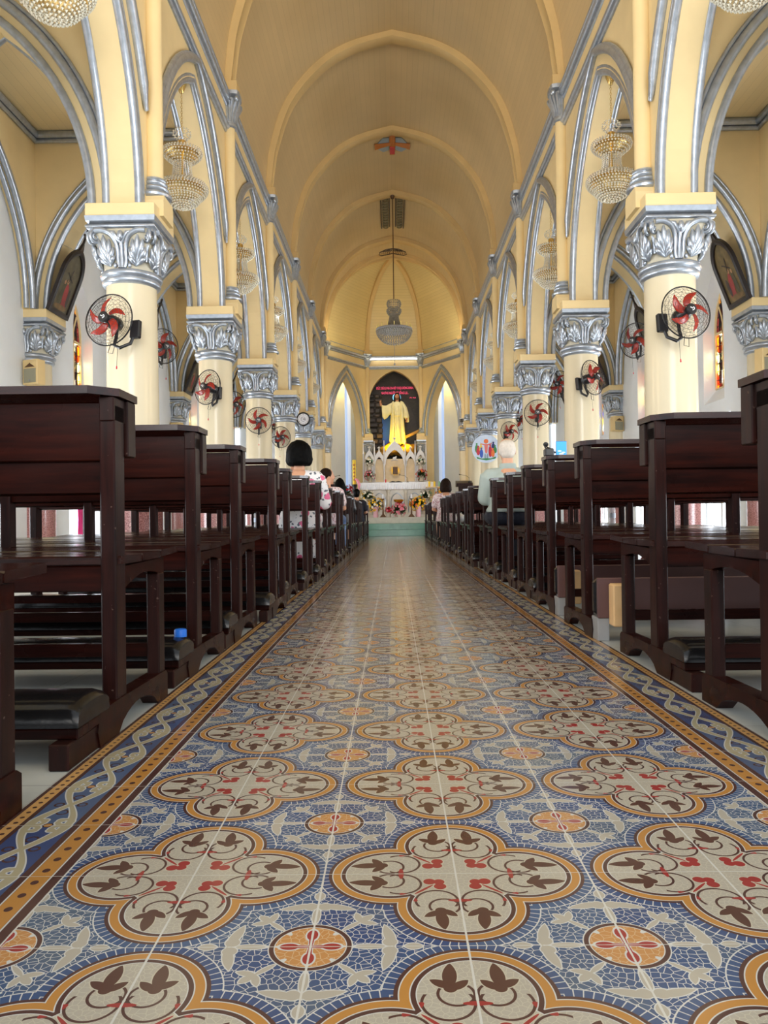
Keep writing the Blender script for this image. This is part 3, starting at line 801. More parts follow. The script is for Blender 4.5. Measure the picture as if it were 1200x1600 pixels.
# lancet windows with stone mullions and leaded glass
for s in (-1, 1):
    for n in range(-1, 5):
        yc = yn(n) + BAY / 2; xg = s * 5.315
        t = empty('window_%d' % (n + 2 + (0 if s < 0 else 6)), (xg, yc, 0), '%s stained glass lancet window in the %s aisle wall' % (ORD[n + 1], SIDE[s]), 'window', 'stained glass lancets')
        t['kind'] = 'structure'
        z0, z1, hw = 2.60, 3.53, 0.31
        top = [(t_ * 0.31 / 0.40, z1 + z * 0.80) for t_, z in arch_pts(0.40, 0.85)]
        fr_ = MB()
        ring = [(-hw, z0)] + top + [(hw, z0)]
        fr_.tube([(0, a, z) for a, z in ring], 0.032, 6, closed=True)
        fr_.box(-0.03, 0.03, -0.02, 0.02, z0, z1 + 0.12, 0.004)
        fr_.box(-0.03, 0.03, -hw, hw, z1 - 0.06, z1 - 0.01, 0.004)
        for sg in (-1, 1): fr_.tube([(0, 0, z1 + 0.02), (0, sg * 0.07, z1 + 0.22), (0, sg * 0.17, z1 + 0.40)], 0.022, 6)
        fr_.build('window_frame', 'cream_band', t, smooth=40)
        mats = (['stained_dark', 'stained_warm'], ['stained_dark', 'stained_warm'])[s > 0]
        if s > 0 and n == 3: mats = ['stained_blue', 'stained_blue']
        g = MB(); g.prism([(a, z) for a, z in ([(-hw, z1 - 0.03)] + top + [(hw, z1 - 0.03)])], 'x', -0.006, 0.006)
        part(g.build('upper_glass', mats[0], t), 'tracery light of dark coloured glass')
        for sg in (-1, 1):
            g = MB(); g.box(-0.006, 0.006, 0.02 * sg, hw * sg, z0, z1 - 0.05); g.build('glass_light', mats[1], t)
            l_ = MB()
            for q in range(1, 6): l_.box(-0.012, 0.012, 0.02 * sg, hw * sg, z0 + q * 0.14 - 0.004, z0 + q * 0.14 + 0.004)
            l_.box(-0.012, 0.012, 0.16 * sg - 0.004, 0.16 * sg + 0.004, z0, z1 - 0.06)
            l_.build('saddle_bar', 'black_plastic', t)
        d_ = MB()   # white door frame round the bright doorway below
        for a in (-0.60, 0.0, 0.60): d_.box(-0.04, 0.04, a - 0.035, a + 0.035, 0, 2.1, 0.004)
        d_.box(-0.04, 0.04, -0.6, 0.6, 2.04, 2.12, 0.004); d_.box(-0.035, 0.035, -0.6, 0.6, 1.0, 1.06, 0.004)
        o = d_.build('door_%d' % (n + 2 + (0 if s < 0 else 6)), 'white_paint', None, loc=(s * 5.27, yc, 0)); struct(o)

# ---------------------------------------------------------------- pews
def ordn(i): return ['nearest', 'second', 'third', 'fourth', 'fifth', 'sixth', 'seventh', 'eighth', 'ninth', 'tenth'][i] if i < 10 else ('%d' % (i + 1)) + ('th' if not (i + 1) % 10 in (1, 2, 3) or i in (10, 11, 12) else {1: 'st', 2: 'nd', 3: 'rd'}[(i + 1) % 10])
PL = 1.40
def pew(name, s, loc, label, raised=False):
    """s = +1: the bench runs to +x from the aisle end at local x = 0; y = 0 is the front edge of the book ledge"""
    t = empty(name, loc, label, 'pew', 'pews on the %s of the aisle' % SIDE[s])
    def bx(nm, *boxes, mat='pew_wood', ch=0.003, parent=t):
        b_ = MB()
        for x0, x1, y0, y1, z0, z1 in boxes: b_.box(s * x0, s * x1, y0, y1, z0, z1, ch)
        return b_.build(nm, mat, parent)
    # ledge with clipped rear corners
    lg = MB(); c = 0.06
    poly = [(-0.012, 0.0), (PL + 0.012, 0.0), (PL + 0.012, -0.20 + c), (PL + 0.012 - c, -0.20), (-0.012 + c, -0.20), (-0.012, -0.20 + c)]
    lg.prism([(s * x, y) for x, y in poly], 'z', 0.864, 0.884); lg.build('ledge', 'pew_seat_wood', t)
    for x in (0.0, PL - 0.04):
        bx('rear_post', (x, x + 0.04, -0.145, -0.072, 0.07, 0.845), mat='pew_post_wood', ch=0.004)
        bx('bracket', (x + (-0.008 if x == 0 else 0.010), x + (0.026 if x == 0 else 0.046), -0.066, -0.004, 0.715, 0.864), (x, x + 0.038, -0.15, -0.06, 0.80, 0.864), mat='pew_post_wood')
        bx('front_leg', (x, x + 0.038, 0.215, 0.272, 0.075, 0.385), mat='pew_post_wood', ch=0.004)
        # side rail with an arched lower edge
        a = MB(); n = 8
        lo = [(-0.075 + 0.33 * i / n, 0.366 + 0.026 * sin(pi * i / n) + 0.012 * i / n) for i in range(n + 1)]
        a.prism(lo + [(0.275, 0.378), (0.275, 0.430), (-0.075, 0.424)], 'x', s * (x + 0.002), s * (x + 0.036)); a.build('side_rail', 'pew_wood', t)
        # sled foot with an arch cut under it
        a = MB(); n = 10
        cut = [(0.185 - 0.33 * i / n, 0.052 * sin(pi * i / n) ** 0.6) for i in range(n + 1)]
        a.prism([(-0.27, 0.0), (-0.285, 0.04), (-0.27, 0.085), (-0.16, 0.088), (0.265, 0.082), (0.285, 0.07), (0.285, 0.0)] + cut, 'x', s * (x - 0.004), s * (x + 0.042)); a.build('sled_foot', 'pew_wood', t)
    bx('mid_post', (PL / 2 - 0.018, PL / 2 + 0.018, -0.135, -0.085, 0.43, 0.85), mat='pew_post_wood')
    bx('back_panel', (0.036, PL - 0.036, -0.128, -0.106, 0.700, 0.852))
    lb = MB(); lb.prism([(-0.118, 0.618), (-0.096, 0.612), (-0.092, 0.698), (-0.114, 0.702)], 'x', s * 0.036, s * (PL - 0.036)); lb.build('lower_back_board', 'pew_wood', t)
    for i, (y0, y1, z) in enumerate(((-0.13, 0.038, 0.4325), (0.044, 0.212, 0.431), (0.218, 0.39, 0.4345))):
        b_ = MB(); dz = (-0.002, 0.0015, 0.006)[i]
        b_.prism([(y0, z), (y1, z + dz), (y1, z + dz + 0.017), (y1 - 0.004, z + dz + 0.021), (y0 + 0.004, z + 0.021), (y0, z + 0.017)], 'x', s * -0.008, s * (PL + 0.008))
        b_.build('seat_slat', 'pew_seat_wood', t)
    bx('seat_apron', (0.036, PL - 0.036, -0.115, -0.093, 0.360, 0.428))
    bx('stretcher', (0.036, PL - 0.036, 0.23, 0.255, 0.13, 0.17), ch=0.002)
    # kneeler
    if not raised:
        k = bx('kneeler', (-0.004, PL + 0.004, -0.405, -0.215, 0.058, 0.083))
        b_ = MB(); cs = []
        n_ = 10
        for q in range(n_ + 1):
            a = pi * q / n_; cs.append((-0.31 + 0.098 * -cos(a) * (1 if 0.15 < q / n_ < 0.85 else 1), 0.084 + 0.062 * sin(a) ** 0.45))
        rows = []
        for i, (x, sc) in enumerate(((-0.006, 0.72), (0.004, 0.92), (0.022, 1.0), (PL - 0.022, 1.0), (PL - 0.004, 0.92), (PL + 0.006, 0.72))):
            rows.append([(s * x, -0.31 + (y + 0.31) * (0.94 + 0.06 * sc), 0.084 + (z - 0.084) * sc) for y, z in cs])
        b_.quadgrid(rows); b_.add(rows[0], [tuple(range(len(cs)))]); b_.add(rows[-1], [tuple(range(len(cs)))])
        b_.quadgrid([[(s * x, y, 0.084) for y in (cs[0][0], cs[-1][0])] for x in (-0.006, PL + 0.006)])
        part(b_.build('cushion', 'leather', k, smooth=50), 'padded black leatherette cushion')
        for x in (0.0, PL - 0.045): bx('kneeler_foot', (x, x + 0.045, -0.445, -0.27, 0.0, 0.058), mat='pew_post_wood', parent=k)
    else:
        k = bx('kneeler', (0.0, PL, -0.37, -0.345, 0.10, 0.272), mat='plum_wood')
        part(k, 'folded up kneeler showing its plum coloured underside')
        part(bx('cushion', (-0.006, PL + 0.004, -0.343, -0.275, 0.105, 0.268), mat='leather', ch=0.02, parent=k), 'black leatherette cushion turned to the front')
        for x in (0.045, PL - 0.1): part(bx('kneeler_foot', (x, x + 0.062, -0.445, -0.37, 0.072, 0.25), mat='raw_wood', ch=0.006, parent=k), 'pale unpainted wooden foot')
        bx('kneeler_hinge', (0.0, 0.05, -0.36, -0.26, 0.0, 0.1), mat='steel', parent=k)
    return t
LEFT = [(1.18, -0.80), (2.13, -0.80), (2.95, -0.802), (3.70, -0.797), (4.55, -0.76), (5.40, -0.797), (6.30, -0.772), (7.12, -0.75), (8.0, -0.762), (8.85, -0.787), (9.75, -0.757)]
RIGHT = [(2.0, 0.81), (2.82, 0.81), (3.72, 0.785), (4.58, 0.796), (5.38, 0.805), (6.22, 0.808), (7.1, 0.80), (7.9, 0.81), (8.8, 0.767), (9.75, 0.79)]
for lst, sg in ((LEFT, -1), (RIGHT, 1)):
    y = 9.75; k = 0
    while y < 20.6:
        y += 0.93; k += 1
        lst.append((y, sg * (0.775 + 0.012 * ((k * 7) % 3 - 1))))
PEWS = {}
for s, lst in ((-1, LEFT), (1, RIGHT)):
    proto = prot2 = None
    for i, (y, x) in enumerate(lst):
        lab = 'glossy dark brown wooden pew %s of the tiled aisle, %s from the viewer' % (SIDE[s], ordn(i))
        up = s > 0 and i in (2, 3)
        if up: lab = 'dark pew right of the aisle with folded up kneeler, %s of the two' % ('nearer' if i == 2 else 'farther')
        if up and prot2: o = clone(prot2, (x, y, 0), lab)
        elif up: o = prot2 = pew('pew', s, (x, y, 0), lab, True)
        elif proto: o = clone(proto, (x, y, 0), lab)
        else: o = proto = pew('pew', s, (x, y, 0), lab)
        PEWS[(s, i)] = (x, y)

# ---------------------------------------------------------------- industrial wall fans
RG = 0.236
def ring(b_, r, y, rad, seg=48, sides=4): b_.tube([(r * cos(2 * pi * i / seg), y, r * sin(2 * pi * i / seg)) for i in range(seg)], rad, sides, closed=True)
def fan(loc, label, rot, spin, wall):
    """local -y looks out of the grille; hub at the origin"""
    t = empty('wall_fan', loc, label, 'fan', 'black wall fans with red blades', rot=rot)
    g = MB()
    ring(g, RG, 0, 0.0065, 56, 6)
    prof = [(0.05, -0.085), (0.085, -0.083), (0.12, -0.078), (0.15, -0.070), (0.178, -0.058), (0.202, -0.043), (0.222, -0.024)]
    for r, y in prof: ring(g, r, y, 0.0014, 48)
    for r, y in ((0.08, 0.07), (0.13, 0.068), (0.17, 0.06), (0.205, 0.045), (0.225, 0.025)): ring(g, r, y, 0.0014, 40)
    for i in range(32):
        a = 2 * pi * i / 32
        g.tube([(r * cos(a), y, r * sin(a)) for r, y in [(0.045, -0.086), (0.12, -0.079), (0.178, -0.059), (0.222, -0.025), (RG, 0)]], 0.0011, 3, cap=False)
        if i % 2 == 0: g.tube([(r * cos(a), y, r * sin(a)) for r, y in [(0.05, 0.072), (0.17, 0.061), (RG, 0)]], 0.0012, 3, cap=False)
    g.build('grille', 'black_plastic', t)
    h = MB(); h.lathe([(0.0, -0.098), (0.042, -0.096), (0.048, -0.09), (0.048, -0.078), (0.0, -0.078)], 24); h.xf(Matrix.Identity(4))
    h.v = [(x, z, y) for x, y, z in h.v]; hb = h.build('hub_cap', 'black_plastic', t, smooth=40)
    e = MB()
    e.tube([(-0.020, -0.0985, 0.012), (-0.006, -0.0985, 0.006), (0.004, -0.0985, 0.0)], 0.0045, 5); e.tube([(0.006, -0.0985, 0.013), (0.018, -0.0985, 0.008), (0.019, -0.0985, -0.004), (0.008, -0.0985, -0.013), (0.0, -0.0985, -0.016)], 0.0045, 5)
    part(e.build('emblem', 'white_paint', hb), 'small white swoosh emblem')
    me = None
    for k in range(5):
        if me is None:
            b_ = MB(); rows = []
            for i in range(9):
                q = i / 8; r = 0.045 + 0.148 * q; th = -0.80 * q ** 1.35; wd = 0.022 + 0.013 * sin(pi * min(1, q * 0.95)) - 0.020 * max(0, q - 0.75) / 0.25
                tw = 0.5 - 0.2 * q; row = []
                for u in (-1, -0.5, 0, 0.5, 1):
                    a = th + u * wd / max(r, 0.06)
                    row.append((r * cos(a), -0.045 + u * wd * math.tan(tw), r * sin(a)))
                rows.append(row)
            b_.quadgrid(rows)
            me = b_.mesh('blade', 'fan_red', 180)
        o = bpy.data.objects.new('blade', me); COL.objects.link(o); o.parent = t
        o.rotation_euler = (0, -(spin + k * 2 * pi / 5), 0)
        if k == 0:
            sm = o.modifiers.new('t', 'SOLIDIFY'); sm.thickness = 0.003
        else:
            sm = o.modifiers.new('t', 'SOLIDIFY'); sm.thickness = 0.003
    m_ = MB(); m_.lathe([(0.0, -0.07), (0.035, -0.07), (0.06, -0.02), (0.066, 0.06), (0.06, 0.11), (0.04, 0.13), (0.0, 0.132)], 20)
    m_.v = [(x, z + 0.03, y) for x, y, z in m_.v]; m_.build('motor', 'black_plastic', t, smooth=40)
    # arm down to a wall plate, pull cords; the wall offset is given in local coordinates
    a = MB(); wx, wy, wz = wall
    a.tube([(0.0, 0.13, -0.02), (0.0, 0.125, -0.12), (0.0, 0.10, -0.20), (wx * 0.4, wy * 0.5, -0.235), (wx * 0.8, wy * 0.85, -0.18), (wx, wy, wz)], 0.016, 8)
    a.build('arm', 'black_plastic', t, smooth=60)
    p = MB(); p.box(wx - 0.05, wx + 0.05, wy - 0.03, wy + 0.02, wz - 0.08, wz + 0.09, 0.01); p.build('wall_plate', 'black_plastic', t)
    c = MB(); c.tube([(wx * 0.5, 0.03, -0.20), (wx * 0.5, 0.03, -0.42)], 0.0016, 4); c.tube([(0, 0.05, -0.2), (-0.02, 0.04, -0.29), (0.03, 0.04, -0.30), (0.04, 0.05, -0.22)], 0.003, 4)
    cd = c.build('pull_cord', 'black_plastic', t)
    b_ = MB(); b_.lathe([(0.0, -0.45), (0.007, -0.445), (0.005, -0.42), (0, -0.418)], 8, c=(wx * 0.5, 0.03, 0)); part(b_.build('cord_bead', 'sign_red', cd), 'small red cord bead')
    return t
def fan_at(px, py, D, label, yaw, pitch, spin, wall=(0, 0.2, 0)):
    u, v = (px - 600) / 1215.67, (800 - py) / 1215.67
    d = r2 * u + u2 * v + fw; P = Vector((-0.0876, 0, 0.5437)) + d * (D / d.y)
    return fan(P, label, (R(pitch), 0, R(yaw)), R(spin), wall)
fan_at(170, 500, 6.93, 'wall fan with red blades on the nearest left nave column', -14, -6, 51, (0.17, 0.17, -0.05))
fan_at(324, 605, 10.45, 'wall fan with red blades on the second left nave column, turned to the left', -32, -4, 100, (0.02, 0.20, -0.05))
fan_at(404, 657, 13.95, 'wall fan with red blades on the third left nave column', 8, 0, 70, (0.0, 0.20, -0.05))
fan_at(439, 683, 17.45, 'wall fan with red blades on the fourth left nave column', 34, 4, 30, (0, 0.2, -0.05))
fan_at(255, 541, 10.7, 'wall fan half hidden behind the nearest left column, on the aisle side of the second', 48, 6, 50, (0.17, 0.28, -0.05))
fan_at(366, 632, 14.3, 'wall fan peeping out behind the second left column, on the aisle side of the third', 42, 4, 20, (0.05, 0.2, -0.05))
fan_at(423, 668, 17.8, 'wall fan peeping out between the third and fourth left columns', 48, 4, 60, (0.0, 0.2, -0.05))
fan_at(1072, 488, 6.93, 'wall fan with red blades on the nearest right nave column', 12, -6, 36, (-0.14, 0.17, -0.05))
fan_at(926, 590, 10.45, 'wall fan with red blades on the second right nave column, turned to the right', 40, -6, 20, (-0.05, 0.20, -0.05))
fan_at(840, 645, 13.95, 'wall fan with red blades on the third right nave column', -12, -4, 30, (0.0, 0.20, -0.05))
fan_at(797, 675, 17.45, 'wall fan with red blades on the fourth right nave column, above the grey haired man', 22, -4, 100, (0, 0.2, -0.05))
fan_at(993, 532, 10.7, 'wall fan half hidden behind the nearest right column, on the aisle side of the second', -48, 6, 10, (-0.17, 0.28, -0.05))
fan_at(874, 600, 14.3, 'wall fan peeping out behind the second right column, on the aisle side of the third', -42, 4, 20, (-0.05, 0.2, -0.05))
fan_at(813, 656, 17.8, 'wall fan peeping out behind the third right column, on the aisle side of the fourth', -42, 4, 60, (0, 0.2, -0.05))

# ---------------------------------------------------------------- crystal chandeliers under the arcade arches
def beads_ring(b_, n, r, z, s_, h=None, ph=0.0):
    for i in range(n):
        a = 2 * pi * (i + ph) / n; b_.octa((r * cos(a), r * sin(a), z), s_, h)
def chain(b_, z0, z1, rad=0.010, th=0.0028, step=0.03):
    n = int((z1 - z0) / step)
    for i in range(n):
        z = z0 + (i + 0.5) * (z1 - z0) / n; c = (0, 0)
        pts = [(rad * cos(a) * (1 if i % 2 else 0), rad * cos(a) * (0 if i % 2 else 1), z + step * 0.62 * sin(a)) for a in [2 * pi * k / 8 for k in range(8)]]
        b_.tube(pts, th, 4, closed=True)
def small_chandelier(loc, label):
    """hung from local z = 0"""
    t = empty('chandelier', loc, label, 'chandelier', 'crystal chandeliers under the arcade arches')
    b_ = MB(); b_.lathe([(0.0, 0.0), (0.058, 0.0), (0.056, -0.02), (0.035, -0.075), (0.022, -0.105), (0.0, -0.12)], 18); b_.build('canopy', 'gold', t, smooth=50)
    b_ = MB(); chain(b_, -0.56, -0.11); b_.build('chain', 'gold', t)
    b_ = MB()
    for i in range(12):
        a = 2 * pi * i / 12
        for q in range(6):
            f_ = q / 5; b_.octa(((0.02 + 0.085 * sin(f_ * 2.4)) * cos(a), (0.02 + 0.085 * sin(f_ * 2.4)) * sin(a), -0.68 + 0.13 * f_), 0.012, 0.014)
    b_.build('crown', 'crystal', t)
    b_ = MB(); b_.lathe([(0.02, -0.66), (0.045, -0.68), (0.05, -0.75), (0.07, -0.79), (0.19, -0.815), (0.195, -0.83), (0.18, -0.84), (0.05, -0.83)], 24)
    b_.lathe([(0.02, -0.83), (0.02, -1.15), (0.10, -1.19), (0.245, -1.23), (0.255, -1.26), (0.235, -1.27), (0.05, -1.24)], 24)
    b_.build('frame', 'gold', t, smooth=40)
    b_ = MB()
    for r, z, n in ((0.225, -0.80, 40), (0.232, -0.825, 40), (0.222, -0.85, 38), (0.20, -0.875, 34), (0.17, -0.90, 28), (0.14, -0.925, 24), (0.115, -0.945, 20), (0.18, -0.79, 30), (0.13, -0.775, 22)): beads_ring(b_, n, r, z, 0.013, 0.015, z * 7)
    b_.build('upper_tier', 'crystal', t)
    b_ = MB()
    for i in range(26):
        a = 2 * pi * i / 26
        for q in range(11):
            f_ = q / 10; r = 0.105 + 0.05 * f_ ** 3; b_.octa((r * cos(a), r * sin(a), -0.95 - 0.22 * f_), 0.009, 0.012)
    b_.build('bead_column', 'crystal', t)
    b_ = MB()
    for r, z, n in ((0.20, -1.175, 36), (0.24, -1.19, 42), (0.275, -1.205, 48), (0.293, -1.23, 52), (0.296, -1.255, 52), (0.288, -1.28, 50), (0.272, -1.305, 46), (0.25, -1.33, 44), (0.225, -1.35, 40)): beads_ring(b_, n, r, z, 0.0135, 0.016, z * 5)
    b_.build('lower_tier', 'crystal', t)
    b_ = MB()
    for q in range(9):
        f_ = q / 8; beads_ring(b_, max(4, int(40 * cos(f_ * 1.5))), 0.21 * cos(f_ * 1.5), -1.34 - 0.135 * sin(f_ * 1.5), 0.0135, 0.016, q * 0.5)
    b_.build('crystal_basket', 'crystal', t)
    return t
proto = None
for s in (-1, 1):
    for i, n in enumerate((-1, 0, 1, 2, 3, 4)):
        lab = 'crystal chandelier hanging in the %s arch of the %s arcade' % (ORD[i] if i else 'nearest, cut off by the top of the picture, arch', SIDE[s])
        if i == 0: lab = 'crystal chandelier cut off by the top edge of the photo, %s arcade' % SIDE[s]
        loc = (s * 2.535, yn(n) + BAY / 2, ZS + B - 0.015)
        proto = clone(proto, loc, lab) if proto else small_chandelier(loc, lab)

# the large chandelier in front of the chancel
t = empty('chandelier', (0, 21.4, 0), 'large silver crystal chandelier hanging on a long rod before the chancel', 'chandelier')
b_ = MB(); b_.lathe([(0.0, 9.43), (0.07, 9.42), (0.05, 9.34), (0.0, 9.31)], 14); b_.tube([(0, 0, 9.35), (0, 0, 6.45)], 0.014, 6); b_.build('rod', 'brass_dark', t, smooth=40)
b_ = MB()
for i in range(20):
    a = 2 * pi * i / 20
    for q in range(7): b_.octa(((0.06 + 0.13 * sin(q / 6 * 2.2)) * cos(a), (0.06 + 0.13 * sin(q / 6 * 2.2)) * sin(a), 6.22 + 0.28 * q / 6), 0.022, 0.026)
for r, z, n in ((0.19, 6.26, 26), (0.195, 6.22, 26), (0.18, 6.18, 24), (0.155, 6.14, 22)): beads_ring(b_, n, r, z, 0.022, 0.026)
b_.build('crown', 'crystal_grey', t)
b_ = MB()
for i in range(36):
    a = 2 * pi * i / 36
    for q in range(15):
        f_ = q / 14; r = 0.12 + 0.10 * f_ ** 1.6; b_.octa((r * cos(a), r * sin(a), 6.12 - 0.40 * f_), 0.013, 0.02)
b_.build('bead_column', 'crystal_grey', t)
b_ = MB(); b_.lathe([(0.10, 6.15), (0.10, 5.75), (0.47, 5.70), (0.50, 5.735), (0.505, 5.70), (0.47, 5.66), (0.1, 5.70)], 36); b_.build('frame', 'steel', t, smooth=40)
b_ = MB()
for q in range(13):
    f_ = q / 12; beads_ring(b_, max(5, int(50 * cos(f_ * 1.5))), 0.49 * cos(f_ * 1.5) ** 0.9, 5.67 - 0.36 * sin(f_ * 1.5) ** 1.2, 0.0185, 0.026, q * 0.5)
b_.build('crystal_basket', 'crystal_grey', t)
for i in range(16):
    a = 2 * pi * i / 16; b_ = MB(); b_.lathe([(0.0, 5.73), (0.03, 5.735), (0.012, 5.75), (0.012, 5.80), (0.018, 5.81), (0.01, 5.84), (0, 5.855)], 8, c=(0.47 * cos(a), 0.47 * sin(a), 0)); b_.build('candle_lamp', 'ivory_wax', t, smooth=40)
b_ = MB(); b_.tube([(0, 0, 5.32), (0, 0, 4.78)], 0.006, 5); b_.ellipsoid((0, 0, 4.76), (0.03, 0.03, 0.03), 8, 6); b_.build('pull_chain', 'steel', t)

# ---------------------------------------------------------------- leaning framed pictures on the pilasters, wired to the arch
def picture(loc, s, label, scheme):
    """local frame: base on z = 0, leaning towards +x (nave) for s = -1"""
    t = empty('framed_picture', loc, label, 'picture', 'leaning arched pictures on the pilasters', rot=(0, R(21), 0 if s < 0 else pi))
    W2 = 0.315; HS = 0.58
    out = [(-W2, 0)] + [(y, HS + z) for y, z in arch_pts(W2, 0.40, n=10)] + [(W2, 0)]
    inn = [(-W2 + 0.065, 0.07)] + [(y, HS + z) for y, z in arch_pts(W2 - 0.065, 0.32, n=10)] + [(W2 - 0.065, 0.07)]
    f = MB()
    o0 = [(0.0, y, z) for y, z in out]; o1 = [(0.05, y, z) for y, z in out]; i1 = [(0.045, y, z) for y, z in inn]; i0 = [(0.012, y, z) for y, z in inn]
    mid = [(0.06, (a[0] + c[0]) / 2, (a[1] + c[1]) / 2) for a, c in zip(out, inn)]
    f.quadgrid([o0, o1, mid, i1, i0], closed_u=True); f.add(o0, [tuple(range(len(o0)))])
    fr_ = f.build('frame', 'dark_frame', t, smooth=35)
    c = MB()
    top = HS + 0.40
    c.prism([(-0.10, top - 0.10), (-0.085, top - 0.02), (-0.055, top - 0.015), (-0.03, top + 0.05), (-0.012, top + 0.09), (0.012, top + 0.09), (0.03, top + 0.05), (0.055, top - 0.015), (0.085, top - 0.02), (0.10, top - 0.10), (0, top - 0.02)], 'x', 0.01, 0.045)
    c.box(0.015, 0.04, -0.014, 0.014, top + 0.08, top + 0.30); c.box(0.015, 0.04, -0.055, 0.055, top + 0.195, top + 0.22)
    for y, z in ((-0.055, top + 0.207), (0.055, top + 0.207), (0, top + 0.30)): c.ellipsoid((0.027, y, z), (0.012, 0.02, 0.02), 7, 5)
    part(c.build('finial_cross', 'dark_frame', fr_), 'carved cresting with a cross')
    p = MB(); p.add([(0.02, y, z) for y, z in inn], [tuple(range(len(inn)))])
    pic = p.build('painting', 'canvas_%d' % scheme, t)
    # painted figures as thin raised shapes on the canvas
    g = MB(); q = 0.0235
    def blob(cy, cz, ry, rz, mi, deg=0, lift=0.0):
        g.cur = mi; n = 14; ca, sa = cos(R(deg)), sin(R(deg))
        pts = [(q + lift, cy + ry * cos(2 * pi * i / n) * ca - rz * sin(2 * pi * i / n) * sa, cz + ry * cos(2 * pi * i / n) * sa + rz * sin(2 * pi * i / n) * ca) for i in range(n)]
        g.add(pts, [tuple(range(n))])
    d = 1 if scheme % 2 else -1
    blob(0.03 * d, 0.30, 0.065, 0.17, 0, 8 * d); blob(0.07 * d, 0.16, 0.09, 0.06, 0, 0, 0.0004); blob(-0.01 * d, 0.49, 0.028, 0.034, 1, 0, 0.0006)
    blob(-0.09 * d, 0.30, 0.05, 0.16, 2, -6 * d, 0.0008); blob(-0.09 * d, 0.47, 0.024, 0.03, 1, 0, 0.001)
    blob(0.13 * d, 0.28, 0.04, 0.13, 3, 4, 0.0012); blob(0.0, 0.12, 0.19, 0.04, 4, 0, 0.0014)
    g.cur = 5; g.add([(q + .002, y, z) for y, z in ((-0.10, 0.60), (0.10, 0.50), (0.105, 0.52), (-0.095, 0.62))], [(0, 1, 2, 3)]); g.add([(q + .002, y, z) for y, z in ((-0.02, 0.48), (0.0, 0.48), (0.04, 0.68), (0.02, 0.68))], [(0, 1, 2, 3)])
    g.build('painted_figures', ['paint_red', 'paint_flesh', 'paint_olive', 'paint_umber', 'paint_ochre', 'paint_dark'], pic)
    w = MB(); w.tube([(0.0, 0.0, HS + 0.36), (-0.30, -0.28, HS + 0.36)], 0.002, 4); w.build('wire', 'steel', t)
    return t
for nm, c in dict(canvas_0=(110, 92, 50), canvas_1=(88, 80, 56), paint_red=(150, 46, 44), paint_flesh=(176, 130, 92), paint_olive=(70, 66, 40), paint_umber=(58, 44, 36), paint_ochre=(120, 92, 48), paint_dark=(36, 26, 20)).items():
    simple(nm, srgb(*c), 0.5, 0.35, 9)
for s in (-1, 1):
    for n in range(1, 5):
        picture((s * 4.826, yn(n), ZS + 0.002), s, 'dark arched picture with cross finial leaning from the %s pilaster of the %s aisle wall' % (ORD[n], SIDE[s]), (n + (s > 0)) % 2)

# loudspeakers under the pilaster capitals
def speaker(loc, s, label):
    t = empty('loudspeaker', loc, label, 'speaker', 'cream column loudspeakers', rz=R(26) * (-s) * -1 if False else R(20 * s))
    b_ = MB(); b_.box(-0.13, 0.13, -0.06, 0.09, -0.17, 0.17, 0.008); b_.build('cabinet', 'speaker_cream', t)
    b_ = MB(); b_.box(-0.105, 0.105, -0.068, -0.058, -0.145, 0.045, 0.003); g = b_.build('grille', 'speaker_grille', t)
    b_ = MB(); b_.lathe([(0.0, 0.0), (0.014, 0.0), (0.014, 0.004), (0, 0.004)], 12); b_.v = [(x, -0.069 - z, y - 0.115) for x, y, z in b_.v]; b_.build('badge', 'steel', g)
    b_ = MB()   # flared horn mouth
    P = [(-0.11, 0.155), (0.11, 0.155), (0.11, 0.06), (-0.11, 0.06)]; Q = [(-0.012, 0.12), (0.012, 0.12), (0.012, 0.095), (-0.012, 0.095)]
    b_.quadgrid([[(x, -0.0615, z) for x, z in P], [(x * 0.55, -0.0635, 0.108 + (z - 0.108) * 0.55) for x, z in P]], closed_u=True)
    h = b_.build('horn_mouth', 'speaker_cream', t); b_ = MB(); b_.prism([(-0.09, 0.066), (0.09, 0.066), (0.012, 0.112), (0, 0.124), (-0.012, 0.112)], 'y', -0.066, -0.062); part(b_.build('horn_throat', 'brass_dark', h), 'dark horn opening')
    b_ = MB(); b_.box(-0.03, 0.03, 0.08, 0.17, -0.04, 0.04, 0.004); b_.build('bracket', 'steel', t)
    return t
for s in (-1, 1):
    for n in range(1, 5):
        speaker((s * 4.98, yn(n) - 0.36, 2.585), s, 'cream loudspeaker with horn under the %s pilaster capital of the %s wall' % (ORD[n], SIDE[s]))

